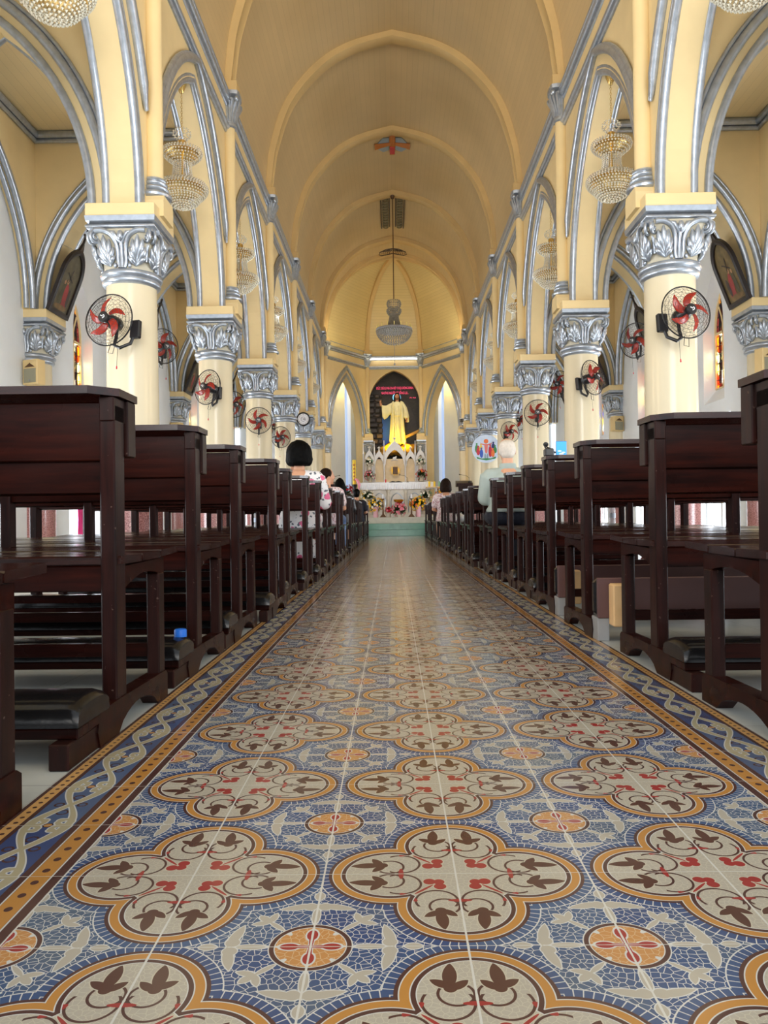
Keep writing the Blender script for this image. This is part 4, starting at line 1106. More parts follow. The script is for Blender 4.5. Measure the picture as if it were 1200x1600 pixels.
# ---------------------------------------------------------------- chancel shell
PA, PB, PC, PD = (-2.36, 26.3), (-1.0, 28.5), (1.0, 28.5), (2.36, 26.3)
for s in (-1, 1):
    w = MB(); w.box(s * 2.36, s * 2.62, 24.9, 26.5, 0, 6.5); struct(w.build('wall_%s_chancel' % SIDE[s], 'cream_plaster'))
    w = MB(); w.box(s * 2.5, s * 5.4, 25.1, 25.3, 0, 6.0); struct(w.build('wall_%s_end' % SIDE[s], 'white_plaster'))
def lerp2(a, b_, t): return (a[0] + (b_[0] - a[0]) * t, a[1] + (b_[1] - a[1]) * t)
def facet(P, Q, a, zsp, rise, nm, trim, mould=True):
    L = math.dist(P, Q); dx, dy = (Q[0] - P[0]) / L, (Q[1] - P[1]) / L; nx, ny = dy, -dx     # inward is (nx, ny) for the order given
    pt = lambda t, o, z: (P[0] + dx * (L / 2 + t) - nx * o, P[1] + dy * (L / 2 + t) - ny * o, z)
    ar = arch_pts(a, rise); w = MB(); th = 0.30
    for o in (0, th):
        w.quadgrid([[pt(t, o, zsp + z) for t, z in ar], [pt(t, o, 6.7) for t, z in ar]])
        for x0, x1 in ((-L / 2 - (0.1 if o else 0), -a), (a, L / 2 + (0.1 if o else 0))): w.quadgrid([[pt(x0, o, 0.5), pt(x1, o, 0.5)], [pt(x0, o, 6.7), pt(x1, o, 6.7)]])
    rim = [(-a, 0.5)] + [(t, zsp + z) for t, z in ar] + [(a, 0.5)]
    w.quadgrid([[pt(t, 0, z) for t, z in rim], [pt(t, th, z) for t, z in rim]])
    struct(w.build(nm, 'cream_plaster'))
    m_ = MB()
    if mould:
        for off, o, r in ((0.0, -0.005, 0.035), (0.055, -0.005, 0.018), (0.20, -0.03, 0.05), (0.26, -0.015, 0.025)):
            m_.tube([pt(t, o, zsp + z) for t, z in arch_pts(a, rise, off) if abs(t) < L / 2 - 0.05], r, 8)
    for o, z, r in ((-0.05, 6.40, 0.05), (-0.02, 6.335, 0.032), (-0.07, 6.43, 0.03), (-0.03, 6.05, 0.04), (-0.01, 6.0, 0.025)):
        m_.tube([pt(-L / 2, o, z), pt(L / 2, o, z)], r, 8)
    struct(m_.build(trim, 'silver_paint', smooth=50))
    return pt, L
ptl, LL = facet(PA, PB, 0.98, 3.50, 2.08, 'wall_left_apse', 'trim_60')
ptc, LC = facet(PB, PC, 0.93, 4.72, 1.22, 'wall_back', 'trim_61', False)
ptr, LR = facet(PC, PD, 0.98, 3.50, 2.08, 'wall_right_apse', 'trim_62')
W0, W1 = 1.22, 1.60
# outer wall of the side bays with a tall narrow window each
for s, pt in ((-1, ptl), (1, ptr)):
    w = MB()
    for x0, x1, z0, z1 in ((-2.4, W0, 0.5, 6.6), (W1, 2.6, 0.5, 6.6), (W0, W1, 0.5, 1.5), (W0, W1, 5.5, 6.6)):
        for o in (0.95, 1.15):
            w.quadgrid([[pt(-s * x0, o, z0), pt(-s * x1, o, z0)], [pt(-s * x0, o, z1), pt(-s * x1, o, z1)]])
    w.quadgrid([[pt(-s * W0, 0.95, 1.5), pt(-s * W0, 0.95, 5.5)], [pt(-s * W0, 1.15, 1.5), pt(-s * W0, 1.15, 5.5)]])
    w.quadgrid([[pt(-s * W1, 0.95, 1.5), pt(-s * W1, 0.95, 5.5)], [pt(-s * W1, 1.15, 1.5), pt(-s * W1, 1.15, 5.5)]])
    w.quadgrid([[pt(-s * -2.4, 1.2, 6.6), pt(-s * 2.6, 1.2, 6.6)], [pt(-s * -2.4, -0.1, 6.6), pt(-s * 2.6, -0.1, 6.6)]])
    w.quadgrid([[pt(-s * -2.4, 0.95, 0.5), pt(-s * -2.4, 0.95, 6.6)], [pt(-s * -1.2, 0.0, 0.5), pt(-s * -1.2, 0.0, 6.6)]])
    struct(w.build('wall_%s_ambulatory' % SIDE[s], 'white_plaster'))
    g = MB(); g.quadgrid([[pt(-s * W0, 1.1, 1.5), pt(-s * W1, 1.1, 1.5)], [pt(-s * W0, 1.1, 5.5), pt(-s * W1, 1.1, 5.5)]])
    struct(g.build('window_%d' % (20 + (s > 0)), 'frosted_blue'))
w = MB(); w.box(-3.2, 3.2, 29.75, 29.95, 0, 7.0); struct(w.build('wall_back', 'white_plaster'))

# apse vault: webs of boards between four ribs
APX = (0.0, 26.42)
def rib_line(c, prof, z_add=0.0):
    return [(APX[0] + (c[0] - APX[0]) * x / 2.36, APX[1] + (c[1] - APX[1]) * x / 2.36, z + z_add) for x, z in prof]
surf = catmull([(2.36, 6.46), (2.345, 6.75), (2.25, 7.46), (1.97, 8.27), (1.42, 8.92), (0.80, 9.27), (0, 9.46)], 5)
ribp = catmull([(2.27, 6.6), (2.25, 6.85), (2.16, 7.46), (1.88, 8.235), (1.33, 8.83), (0.745, 9.17), (0, 9.35)], 5)
arcl = [0.0]
for p, q in zip(surf, surf[1:]): arcl.append(arcl[-1] + math.dist(p, q))
for c0, c1 in ((PA, PB), (PB, PC), (PC, PD)):
    r0, r1 = rib_line(c0, surf), rib_line(c1, surf)
    rows = [[tuple(a[k] + (b_[k] - a[k]) * j / 4 for k in range(3)) for j in range(5)] for a, b_ in zip(r0, r1)]
    v = MB(); v.quadgrid(rows); o = v.build('ceiling_apse', 'apse_boards', smooth=180); uvl = o.data.uv_layers.new(name='UVMap')
    for lp in o.data.loops:
        i, j = divmod(lp.vertex_index, 5); uvl.data[lp.index].uv = (arcl[i], j * 0.5)
    struct(o)
for k, c in enumerate((PA, PB, PC, PD)):
    r_ = MB(); line = rib_line(c, ribp); d = Vector((c[0] - APX[0], c[1] - APX[1], 0)).normalized(); tq = Vector((-d.y, d.x, 0)) * 0.075
    top = rib_line(c, surf, 0.03)
    r_.quadgrid([[tuple(Vector(b_) + tq), tuple(Vector(a) + tq * 0.9), tuple(Vector(a) - tq * 0.9), tuple(Vector(b_) - tq)] for a, b_ in zip(line, top)])
    struct(r_.build('trim_%d' % (70 + k), 'rib_paint', smooth=40))
for k, (c, rz) in enumerate(((PA, pi * 0.9), (PB, pi * 0.62), (PC, pi * 0.38), (PD, pi * 0.1))):
    side = ('left', 'left', 'right', 'right')[k]; pos = ('front', 'rear', 'rear', 'front')[k]
    inn = Vector((0 - c[0], 25.6 - c[1], 0)).normalized() * 0.03
    t = empty('column', (c[0] + inn.x, c[1] + inn.y, 0), 'slender column with silver capital at the %s %s corner of the chancel' % (pos, side), 'column', 'chancel corner columns')
    t.scale = (0.62, 0.62, 1.0)
    addmesh('base', BASE, t); addmesh('shaft', SHAFT, t); b_ = addmesh('capital', BELL, t); part(addmesh('leafwork', LEAFW, b_), 'silver painted leaves and scrolls'); addmesh('abacus', ABAC, t)
    colonnette((c[0] + inn.x, c[1] + inn.y, 0), 'slender cream wall shaft above the %s %s corner column of the chancel' % (pos, side), rz)

# platform and steps
for i, (y, m) in enumerate(((22.42, 'marble_teal'), (22.78, 'marble_teal'), (23.14, 'marble_white'))):
    b_ = MB(); b_.box(-2.25, 2.25, y, 24.9, 0.183 * i + 0.0005, 0.183 * (i + 1), 0.006)
    struct(b_.build('step_%d' % (i + 1), m))
b_ = MB(); b_.prism([(-2.36, 24.9), (2.36, 24.9), (2.36, 26.3), (1.0, 28.5), (3.6, 29.8), (-3.6, 29.8), (-1.0, 28.5), (-2.36, 26.3)], 'z', 0.3, 0.549); struct(b_.build('floor', 'marble_white'))

# ceiling ornaments near the ridge of the vault
def vault_z(x):
    x = abs(x); P = hs
    for (xa, za), (xb, zb) in zip(P, P[1:]):
        if xb <= x <= xa: return za + (zb - za) * (xa - x) / max(xa - xb, 1e-6)
    return 9.54
t = empty('ceiling_emblem', (0, 18.55, 0), 'painted orange cross emblem with red centre on the vault ridge', 'emblem')
def on_vault(b_, poly, dz=0.02):
    n = len(poly); b_.add([(x, y, vault_z(x) - dz) for x, y in poly] + [(x, y, vault_z(x) - dz + 0.015) for x, y in poly], [tuple(range(n)), tuple(range(n, 2 * n))[::-1]] + [(i, (i + 1) % n, n + (i + 1) % n, n + i) for i in range(n)])
b_ = MB()
for sg in (-1, 1): on_vault(b_, [(sg * 0.08, -0.25), (sg * 0.22, -0.30), (sg * 0.34, -0.10), (sg * 0.34, 0.20), (sg * 0.22, 0.40), (sg * 0.08, 0.35)], 0.02)
b_.build('pale_wings', 'sign_grey', t)
b_ = MB()
for sg in (-1, 1): on_vault(b_, [(sg * 0.06, -0.02), (sg * 0.36, -0.10), (sg * 0.42, -0.12), (sg * 0.42, 0.16), (sg * 0.36, 0.14), (sg * 0.06, 0.10)], 0.04)
b_.build('cross_arm', 'rust', t)
b_ = MB(); on_vault(b_, [(-0.07, -0.45), (-0.06, 0.55), (0.06, 0.55), (0.07, -0.45), (0, -0.42)], 0.05); b_.build('cross_shaft', 'rust', t)
b_ = MB(); on_vault(b_, [(-0.06, 0.15), (-0.06, 0.5), (0.06, 0.5), (0.06, 0.15)], 0.06); b_.build('red_centre', 'sign_red', t)
for sg in (-1, 1):
    t = empty('ceiling_grille', (sg * 0.21, 22.65, 0), 'long grey filigree strip %s of the chandelier rod on the vault ridge' % SIDE[sg], 'ornament', 'filigree strips on the vault')
    b_ = MB()
    for dx in (-0.12, 0.12): b_.box(dx - 0.015, dx + 0.015, -1.2, 1.2, vault_z(0.21 + dx * sg) - 0.05, vault_z(0.21 + dx * sg) - 0.02)
    b_.build('border', 'dark_frame', t)
    b_ = MB()
    for q in range(12):
        y = -1.1 + q * 0.2; z = vault_z(0.21) - 0.035
        b_.box(-0.09, 0.09, y - 0.02, y + 0.02, z - 0.01, z + 0.01)
        b_.tube([(0.07 * cos(a), y + 0.1 + 0.06 * sin(a), z) for a in [2 * pi * k / 10 for k in range(10)]], 0.016, 5, closed=True)
    b_.build('scrollwork', 'grey_filigree', t)
t = empty('ceiling_scroll', (0, 25.4, 9.28), 'fan shaped brown scroll ornament over the chancel arch', 'ornament')
b_ = MB()
for sg in (-1, 1):
    b_.tube([(0, 0, 0.06), (sg * 0.2, 0, 0.04), (sg * 0.42, 0, -0.06), (sg * 0.45, 0, -0.14), (sg * 0.36, 0, -0.17), (sg * 0.15, 0, -0.13), (0, 0, -0.10)], 0.014, 6)
    for q in range(5): b_.tube([(sg * 0.03 * q, 0, 0.03), (sg * (0.10 + 0.07 * q), 0, -0.05), (sg * (0.12 + 0.065 * q), 0, -0.13)], 0.009, 5)
b_.build('scroll', 'paint_umber', t)
b_ = MB()
b_.tube([(-0.9, 0, 0), (0.9, 0, 0)], 0.018, 8); t = b_.build('tube_lamp', 'tube_light', None, loc=(0, 28.38, 6.33)); tag(t, 'lit fluorescent tube along the cornice behind the chandelier', 'lamp')

# ---------------------------------------------------------------- painted backdrop, lettering and robed statue
m, nt, b = newmat('backdrop_paint')
n = noise(objco((1, 1, 1)), 2.4, 5); n2 = noise(objco((1, 1, 2.5)), 9, 3)
setp(b, col=mixc(ramp(n2, 0.55, 0.75) * 0.5, mixc(ramp(n, 0.35, 0.7), (0.003, 0.0025, 0.0025), (0.022, 0.016, 0.010)), (0.085, 0.06, 0.035)), rough=0.6); MATS['backdrop_paint'] = m
t = empty('backdrop', (0, 28.78, 0), 'dark painted backdrop of rocks and a doorway filling the niche behind the altar', 'backdrop')
b_ = MB(); ar = arch_pts(0.97, 1.28); b_.prism([(-0.97, 2.2)] + [(x, 4.72 + z) for x, z in ar] + [(0.97, 2.2)], 'y', 0.0, 0.03); b_.build('canvas', 'backdrop_paint', t)
rs_ = random.Random(4); z = 2.55; i = 0
while z < 5.0:
    h = rs_.uniform(0.10, 0.19); x = -0.94
    while x < -0.46:
        w_ = rs_.uniform(0.16, 0.34); b_ = MB(); b_.box(x, min(x + w_, -0.44), -0.045 - 0.02 * rs_.random(), 0.0, z, z + h, 0.025)
        b_.build('stone_block', ('paint_ochre', 'paint_umber', 'paint_umber')[i % 3] if z < 3.6 else ('paint_umber', 'paint_dark')[i % 2], t); x += w_ + 0.025; i += 1
    z += h + 0.035
b_ = MB(); b_.box(-0.46, 0.05, -0.012, 0.0, 3.2, 4.3, 0.005); b_.build('blue_doorway', 'blue_wall', t)
b_ = MB(); b_.prism([(0.35 + 0.55 * cos(a), 3.0 + 1.75 * sin(a)) for a in [pi * k / 16 for k in range(17)]], 'y', -0.03, 0.0); b_.build('rolled_stone', 'paint_dark', t)
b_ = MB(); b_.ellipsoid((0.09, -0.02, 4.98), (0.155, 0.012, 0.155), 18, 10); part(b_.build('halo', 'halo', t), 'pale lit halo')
def text_obj(name, body, size, loc, mat, parent=None, align='CENTER', rot=(pi / 2, 0, 0), ext=0.004, sx=1.0, bold=0.0, fit=0):
    cu = bpy.data.curves.new(name, 'FONT'); cu.body = body; cu.size = size; cu.align_x = align; cu.extrude = ext; cu.space_line = 1.15; cu.offset = bold
    o = bpy.data.objects.new(name, cu); COL.objects.link(o)
    dg = bpy.context.evaluated_depsgraph_get(); me = bpy.data.meshes.new_from_object(o.evaluated_get(dg))
    bpy.data.objects.remove(o); me.materials.clear(); me.materials.append(MATS[mat])
    if fit: xs = [v.co.x for v in me.vertices]; sx = fit / (max(xs) - min(xs))
    o = bpy.data.objects.new(name, me); COL.objects.link(o); o.location = loc; o.rotation_euler = rot; o.scale = (sx, 1, 1)
    if parent: o.parent = parent
    return o
def text_line(name, body, size, loc, mat, parent, fit=1.0, bold=0.0):
    # D with stroke is set as a D plus a short bar of its own
    o = text_obj(name, body.replace('\u0110', 'D'), size, loc, mat, parent, fit=fit, bold=bold)
    me = o.data; x0 = min(v.co.x for v in me.vertices)
    def wid(s_):
        q = text_obj('measure', s_, size, (0, 0, 0), mat, None, align='LEFT'); xs = [v.co.x for v in q.data.vertices]; bpy.data.objects.remove(q); return max(xs)
    import bmesh
    bm_ = bmesh.new(); bm_.from_mesh(me); base = body.replace('\u0110', 'D')
    for i, ch in enumerate(body):
        if ch == '\u0110':
            x = x0 + wid(base[:i + 1]) - wid('D') + 0.1 * size
            for q in bmesh.ops.create_cube(bm_, size=1.0)['verts']: q.co = (x + q.co.x * 0.34 * size, 0.35 * size + q.co.y * 0.07 * size, q.co.z * 0.011)
    bm_.to_mesh(me); bm_.free()
t = empty('sign_lettering', (0, 28.66, 0), 'two glowing pink lines of lettering on the dark backdrop above the statue', 'sign')
text_line('upper_line', '\u0110\u1ee8C GI\u00ca-SU NA-DA-R\u00c9T CH\u1ecaU \u0110\u00d3NG \u0110INH,', 0.125, (0.03, 0, 5.27), 'neon_pink', t, fit=1.36, bold=0.001)
text_line('lower_line', 'NH\u01afNG NG\u01af\u1edcI \u0110\u00c3 S\u1ed0NG L\u1ea0I...', 0.125, (0.03, 0, 5.09), 'neon_pink', t, fit=1.0, bold=0.001)
text_obj('reference_line', '(Mc 16,6)', 0.06, (0.68, 0, 4.93), 'neon_pink', t)

def remesh(o, vox, sm=4):
    md = o.modifiers.new('remesh', 'REMESH'); md.mode = 'VOXEL'; md.voxel_size = vox; md.use_smooth_shade = True
    if sm: s_ = o.modifiers.new('smooth', 'SMOOTH'); s_.iterations = sm; s_.factor = 0.5
    return o
def limb(b_, pts, rad, seg=14):
    b_.tube(pts, rad, seg)
    for p, r in ((pts[0], rad[0]), (pts[-1], rad[-1])): b_.ellipsoid(p, (r, r, r), 12, 8)
def head(b_, c, sc=1.0):
    cx, cy, cz = c; e = lambda dx, dy, dz, rx, ry, rz: b_.ellipsoid((cx + dx * sc, cy + dy * sc, cz + dz * sc), (rx * sc, ry * sc, rz * sc), 12, 9)
    e(0, 0, 0.02, 0.073, 0.092, 0.095); e(0, 0.025, -0.05, 0.056, 0.065, 0.065)      # skull, jaw
    e(0, 0.095, -0.005, 0.010, 0.018, 0.026); e(0, 0.100, -0.022, 0.014, 0.014, 0.010)  # nose
    e(0, 0.078, 0.024, 0.045, 0.018, 0.010)                                              # brow
    e(0, 0.083, -0.054, 0.022, 0.012, 0.006); e(0, 0.08, -0.066, 0.018, 0.012, 0.006)    # lips
    e(0, 0.07, -0.095, 0.022, 0.02, 0.018)                                               # chin
    for sg in (-1, 1):
        e(sg * 0.077, -0.005, -0.01, 0.008, 0.02, 0.032); e(sg * 0.032, 0.076, 0.006, 0.014, 0.010, 0.008); e(sg * 0.036, 0.06, -0.03, 0.025, 0.025, 0.022)
def hand(b_, w, d, up, sc=1.0, curl=0.5, thumb=1):
    """palm from wrist w along d, back of the hand towards up; five separate curled fingers"""
    w, d, up = Vector(w), Vector(d).normalized(), Vector(up).normalized(); sd = d.cross(up).normalized() * thumb
    M_ = Matrix((sd, d, up)).transposed().to_3x3()
    b_.ellipsoid(w + d * 0.048 * sc, (0.038 * sc, 0.052 * sc, 0.016 * sc), 12, 8, M_)
    for k, (o, l) in enumerate(((-0.027, 0.058), (-0.009, 0.074), (0.009, 0.080), (0.026, 0.072))):
        p = w + d * 0.085 * sc + sd * o * sc; q = p + (d * cos(curl * 0.6) - up * sin(curl * 0.6)) * l * 0.5 * sc; r_ = q + (d * cos(curl * 1.7) - up * sin(curl * 1.7)) * l * 0.5 * sc
        limb(b_, [p - d * 0.02 * sc, p, q, r_], [0.0085 * sc, 0.0088 * sc, 0.008 * sc, 0.0068 * sc], 8)
    p = w + d * 0.028 * sc + sd * 0.032 * sc; q = p + (d * 0.7 + sd * 0.7 - up * 0.1) * 0.036 * sc; r_ = q + (d * 0.95 + sd * 0.1 - up * 0.3) * 0.032 * sc
    limb(b_, [p, q, r_], [0.0115 * sc, 0.010 * sc, 0.008 * sc], 8)

# the statue, standing on golden rocks
t = empty('statue', (0.10, 28.42, 3.20), 'tall bearded statue in a cream robe with one hand raised, lit yellow', 'statue', rz=pi)
b_ = MB(); head(b_, (0, 0, 1.76), 1.06)
limb(b_, [(0, -0.01, 1.56), (0, 0, 1.70)], [0.062, 0.055])
limb(b_, [(0, -0.02, 0.9), (0, -0.02, 1.2), (0, -0.02, 1.45)], [0.14, 0.145, 0.13])
limb(b_, [(0.19, 0, 1.47), (0.40, 0.07, 1.33), (0.60, 0.12, 1.44)], [0.065, 0.05, 0.036]); hand(b_, (0.60, 0.12, 1.44), (0.05, 0.1, 1), (0.1, -1, 0.1), 1.05, 0.25, -1)
limb(b_, [(-0.19, 0, 1.47), (-0.31, 0.04, 1.18), (-0.34, 0.20, 0.93)], [0.065, 0.05, 0.036]); hand(b_, (-0.34, 0.20, 0.93), (0, 0.55, -0.8), (-0.5, 0.6, 0.4), 1.05, 0.5)
limb(b_, [(0.09, 0, 0.85), (0.09, 0, 0.06)], [0.09, 0.05]); limb(b_, [(-0.09, 0, 0.85), (-0.09, 0, 0.06)], [0.09, 0.05])
for sg in (-1, 1): limb(b_, [(sg * 0.09, -0.02, 0.03), (sg * 0.10, 0.18, 0.02)], [0.045, 0.035])
remesh(b_.build('body', 'skin_tan', t), 0.009, 2)
def robe(b_, sections, seg=72, fold=0.026, k=11, ph=0.0):
    rows = []
    for cx, cy, z, rx, ry, am in sections:
        rows.append([(cx + (rx + fold * am * sin(k * a + ph + z * 2)) * cos(a), cy + (ry + fold * am * sin(k * a + ph + z * 2)) * sin(a), z) for a in [2 * pi * j / seg for j in range(seg)]])
    b_.quadgrid(rows, closed_u=True); b_.add(rows[0], [tuple(range(seg))[::-1]]); b_.add(rows[-1], [tuple(range(seg))])
b_ = MB()
robe(b_, [(0, 0, 0.03, 0.27, 0.21, 1.4), (0, 0, 0.4, 0.235, 0.19, 1.1), (0, -0.01, 0.8, 0.205, 0.17, 0.8), (0, -0.01, 1.02, 0.18, 0.155, 0.5), (0, -0.01, 1.25, 0.20, 0.165, 0.5), (0, -0.01, 1.42, 0.215, 0.15, 0.2), (0, -0.01, 1.52, 0.16, 0.11, 0), (0, 0, 1.575, 0.075, 0.07, 0)])
remesh(b_.build('tunic', 'robe_cream', t), 0.012, 2)
b_ = MB()
def sleeve(b_, top, bot, thick):
    rows = []
    for (ax, ay, az), (bx_, by_, bz) in zip(top, bot):
        d = Vector((bx_ - ax, by_ - ay, bz - az)); rows.append([(ax + d.x * f_, ay + d.y * f_ + sg * thick, az + d.z * f_) for sg, f_ in ((1, 0), (1, .33), (1.25, .66), (1, 1), (-1, 1), (-1.2, .66), (-1, .33), (-1, 0))])
    b_.quadgrid(rows, closed_u=True); b_.add(rows[0], [tuple(range(8))]); b_.add(rows[-1], [tuple(range(8))])
sleeve(b_, [(0.14, 0, 1.55), (0.26, 0.02, 1.50), (0.40, 0.06, 1.42), (0.52, 0.10, 1.42), (0.57, 0.11, 1.45)], [(0.16, 0, 1.20), (0.25, 0.02, 1.12), (0.37, 0.05, 0.98), (0.47, 0.08, 0.92), (0.54, 0.10, 1.0)], 0.07)
limb(b_, [(-0.17, 0, 1.49), (-0.27, 0.02, 1.32), (-0.31, 0.05, 1.15), (-0.34, 0.15, 0.99)], [0.09, 0.095, 0.10, 0.095])
limb(b_, [(-0.34, 0.14, 1.0), (-0.38, 0.12, 0.84)], [0.085, 0.05])
limb(b_, [(0.14, 0.02, 1.54), (0.16, 0.15, 1.30), (0.15, 0.19, 0.9), (0.17, 0.20, 0.4), (0.19, 0.22, 0.06)], [0.05, 0.045, 0.05, 0.055, 0.06]); limb(b_, [(-0.15, 0.02, 1.54), (-0.17, 0.15, 1.30), (-0.18, 0.19, 0.9), (-0.20, 0.20, 0.5), (-0.22, 0.22, 0.06)], [0.055, 0.05, 0.055, 0.06, 0.065])
robe(b_, [(0, -0.04, 0.03, 0.29, 0.20, 1.4), (0, -0.04, 0.6, 0.25, 0.17, 1.0), (0, -0.05, 1.2, 0.23, 0.15, 0.4), (0, -0.05, 1.5, 0.19, 0.10, 0)])
remesh(b_.build('mantle', 'robe_cream', t), 0.012, 2)
b_ = MB(); b_.ellipsoid((0, -0.018, 1.81), (0.092, 0.096, 0.10), 14, 10); limb(b_, [(0.07, -0.03, 1.78), (0.085, -0.02, 1.66), (0.09, 0.03, 1.54)], [0.045, 0.04, 0.03]); limb(b_, [(-0.07, -0.03, 1.78), (-0.085, -0.02, 1.66), (-0.09, 0.03, 1.54)], [0.045, 0.04, 0.03]); limb(b_, [(0, -0.08, 1.78), (0, -0.09, 1.6)], [0.07, 0.05])
remesh(b_.build('hair', 'hair_brown', t), 0.01, 2)
b_ = MB(); b_.ellipsoid((0, 0.055, 1.668), (0.042, 0.042, 0.034), 12, 8); b_.ellipsoid((0, 0.094, 1.712), (0.028, 0.010, 0.006), 10, 6); remesh(b_.build('beard', 'hair_brown', t), 0.008, 2)
b_ = MB()
for x in (-0.13, 0.13): b_.tube([(x, 0.17, 1.48), (x * 1.0, 0.235, 1.2), (x * 1.05, 0.245, 0.85)], 0.008, 5)
b_.tube([(0.19 * cos(a), -0.01 + 0.175 * sin(a), 1.03) for a in [2 * pi * k / 24 for k in range(24)]], 0.016, 6, closed=True); b_.build('girdle', 'ivory_wax', t)
for i, (x, y, z, r, sx) in enumerate(((-0.22, 28.4, 3.02, 0.26, 1.2), (0.42, 28.45, 3.0, 0.28, 1.3), (0.1, 28.3, 2.98, 0.22, 1.6), (-0.40, 28.5, 2.92, 0.24, 1.0), (0.66, 28.5, 3.08, 0.2, 1.1))):
    b_ = MB(); b_.ellipsoid((0, 0, 0), (r * sx, r * 0.8, r * 0.8), 12, 8); o = remesh(b_.build('rock', 'rock_gold', None, loc=(x, y, z)), 0.03, 0)
    tx = bpy.data.textures.new('rocky%d' % i, 'VORONOI'); tx.noise_scale = 0.2; dm = o.modifiers.new('d', 'DISPLACE'); dm.texture = tx; dm.strength = 0.16; dm.texture_coords = 'GLOBAL'
    tag(o, 'golden lit rock %s under the statue' % ('to the left of the feet', 'to the right of the feet', 'directly below the robe hem', 'at the far left', 'at the far right')[i], 'rock', 'rocks under the statue')
b_ = MB(); b_.box(-0.5, 0.5, -0.05, 0.05, -0.05, 0.05, 0.01)
for q in range(9): b_.box(-0.46 + q * 0.11, -0.42 + q * 0.11, -0.055, -0.045, -0.035, 0.035)
o = b_.build('stone_beam', 'rock_gold', None, loc=(0.56, 28.45, 3.55)); o.rotation_euler = (0, R(-24), 0); tag(o, 'slanting notched golden beam to the right of the statue', 'beam')

# ---------------------------------------------------------------- white gothic altar screen
t = empty('altar_screen', (0, 27.7, 0.55), 'white gothic altar screen with pointed arches and pinnacles before the backdrop', 'altar')
def gable(cx, a, z_in_sp, rise, top, wid, y0=-0.06, y1=0.03):
    b_ = MB(); inn = [(cx + x, z_in_sp + z) for x, z in arch_pts(a, rise, n=8)]
    out = [(cx + x, z_in_sp + z) for x, z in arch_pts(a + wid, top - z_in_sp, n=8)]
    for y in (y0, y1): b_.quadgrid([[(x, y, z) for x, z in inn], [(x, y, z) for x, z in out]])
    b_.quadgrid([[(x, y0, z) for x, z in inn], [(x, y1, z) for x, z in inn]]); b_.quadgrid([[(x, y0, z) for x, z in out], [(x, y1, z) for x, z in out]])
    b_.lathe([(0.0, top + 0.16), (0.02, top + 0.11), (0.05, top + 0.09), (0.02, top + 0.06), (0.03, top - 0.03)], 8, c=(cx, (y0 + y1) / 2, 0))
    b_.box(cx - 0.05, cx + 0.05, (y0 + y1) / 2 - 0.012, (y0 + y1) / 2 + 0.012, top + 0.085, top + 0.115)
    for sg in (-1, 1):   # drop ends of the arch
        b_.prism([(cx + sg * a, z_in_sp), (cx + sg * (a + wid), z_in_sp), (cx + sg * (a + wid * 0.6), z_in_sp - 0.09), (cx + sg * (a + wid * 0.3), z_in_sp - 0.09)], 'y', y0, y1)
    return b_.build('gable', 'white_paint', t, smooth=30)
b_ = MB(); b_.box(-1.14, 1.14, 0.03, 0.13, 0.7, 2.08); b_.build('back_panel', 'marble_beige', t)
b_ = MB(); b_.box(-1.18, 1.18, -0.10, 0.15, 0.0, 1.26, 0.01); b_.build('predella', 'white_paint', t)
gable(-0.015, 0.32, 1.90, 0.50, 2.72, 0.10); gable(-0.57, 0.135, 1.88, 0.28, 2.38, 0.075); gable(0.55, 0.135, 1.88, 0.28, 2.38, 0.075)
for cx in (-0.92, 0.90):
    gable(cx, 0.10, 2.02, 0.20, 2.40, 0.07)
    b_ = MB(); b_.box(cx - 0.17, cx + 0.17, -0.05, 0.06, 1.26, 2.12, 0.008); b_.build('side_panel', 'white_paint', t)
for cx, z in ((-1.13, 2.66), (-0.735, 2.72), (-0.39, 2.74), (0.36, 2.74), (0.715, 2.72), (1.10, 2.66)):
    b_ = MB(); b_.lathe([(0.030, 1.26), (0.030, 2.25), (0.042, 2.27), (0.03, 2.29), (0.012, z - 0.04), (0.02, z - 0.02), (0.0, z)], 8, c=(cx, -0.05, 0)); b_.build('pinnacle', 'white_paint', t, smooth=30)
b_ = MB()
b_.lathe([(0.0, -0.10), (0.11, -0.10), (0.12, -0.08), (0.12, 0.0)], 24)
for k in range(18):
    a = 2 * pi * k / 18; b_.prism([(0.115 * cos(a - .12), 0.115 * sin(a - .12)), ((0.20 + 0.02 * (k % 2)) * cos(a), (0.20 + 0.02 * (k % 2)) * sin(a)), (0.115 * cos(a + .12), 0.115 * sin(a + .12))], 'z', -0.05, -0.02)
b_.v = [(x, z, y) for x, y, z in b_.v]; o = b_.build('tabernacle', 'bright_gold', t, smooth=30, loc=(0.0, 0.03, 1.66)); part(o, 'gold tabernacle with rays')
b_ = MB(); b_.box(-0.09, 0.09, -0.13, -0.10, -0.13, 0.13, 0.01); b_.box(-0.006, 0.006, -0.135, -0.125, -0.13, 0.13); d = part(b_.build('tabernacle_door', 'brass_dark', o), 'dark bronze door')
b_ = MB(); b_.ellipsoid((0, -0.0, 0), (0.07, 0.02, 0.05), 12, 8); b_.ellipsoid((0.05, 0, 0.05), (0.03, 0.02, 0.03), 8, 6); b_.tube([(-0.12, 0, -0.07), (0, 0, -0.055), (0.12, 0, -0.07)], 0.014, 6); part(b_.build('relief_lamb', 'white_paint', t, smooth=60, loc=(-0.02, 0.02, 2.10)), 'small white relief')

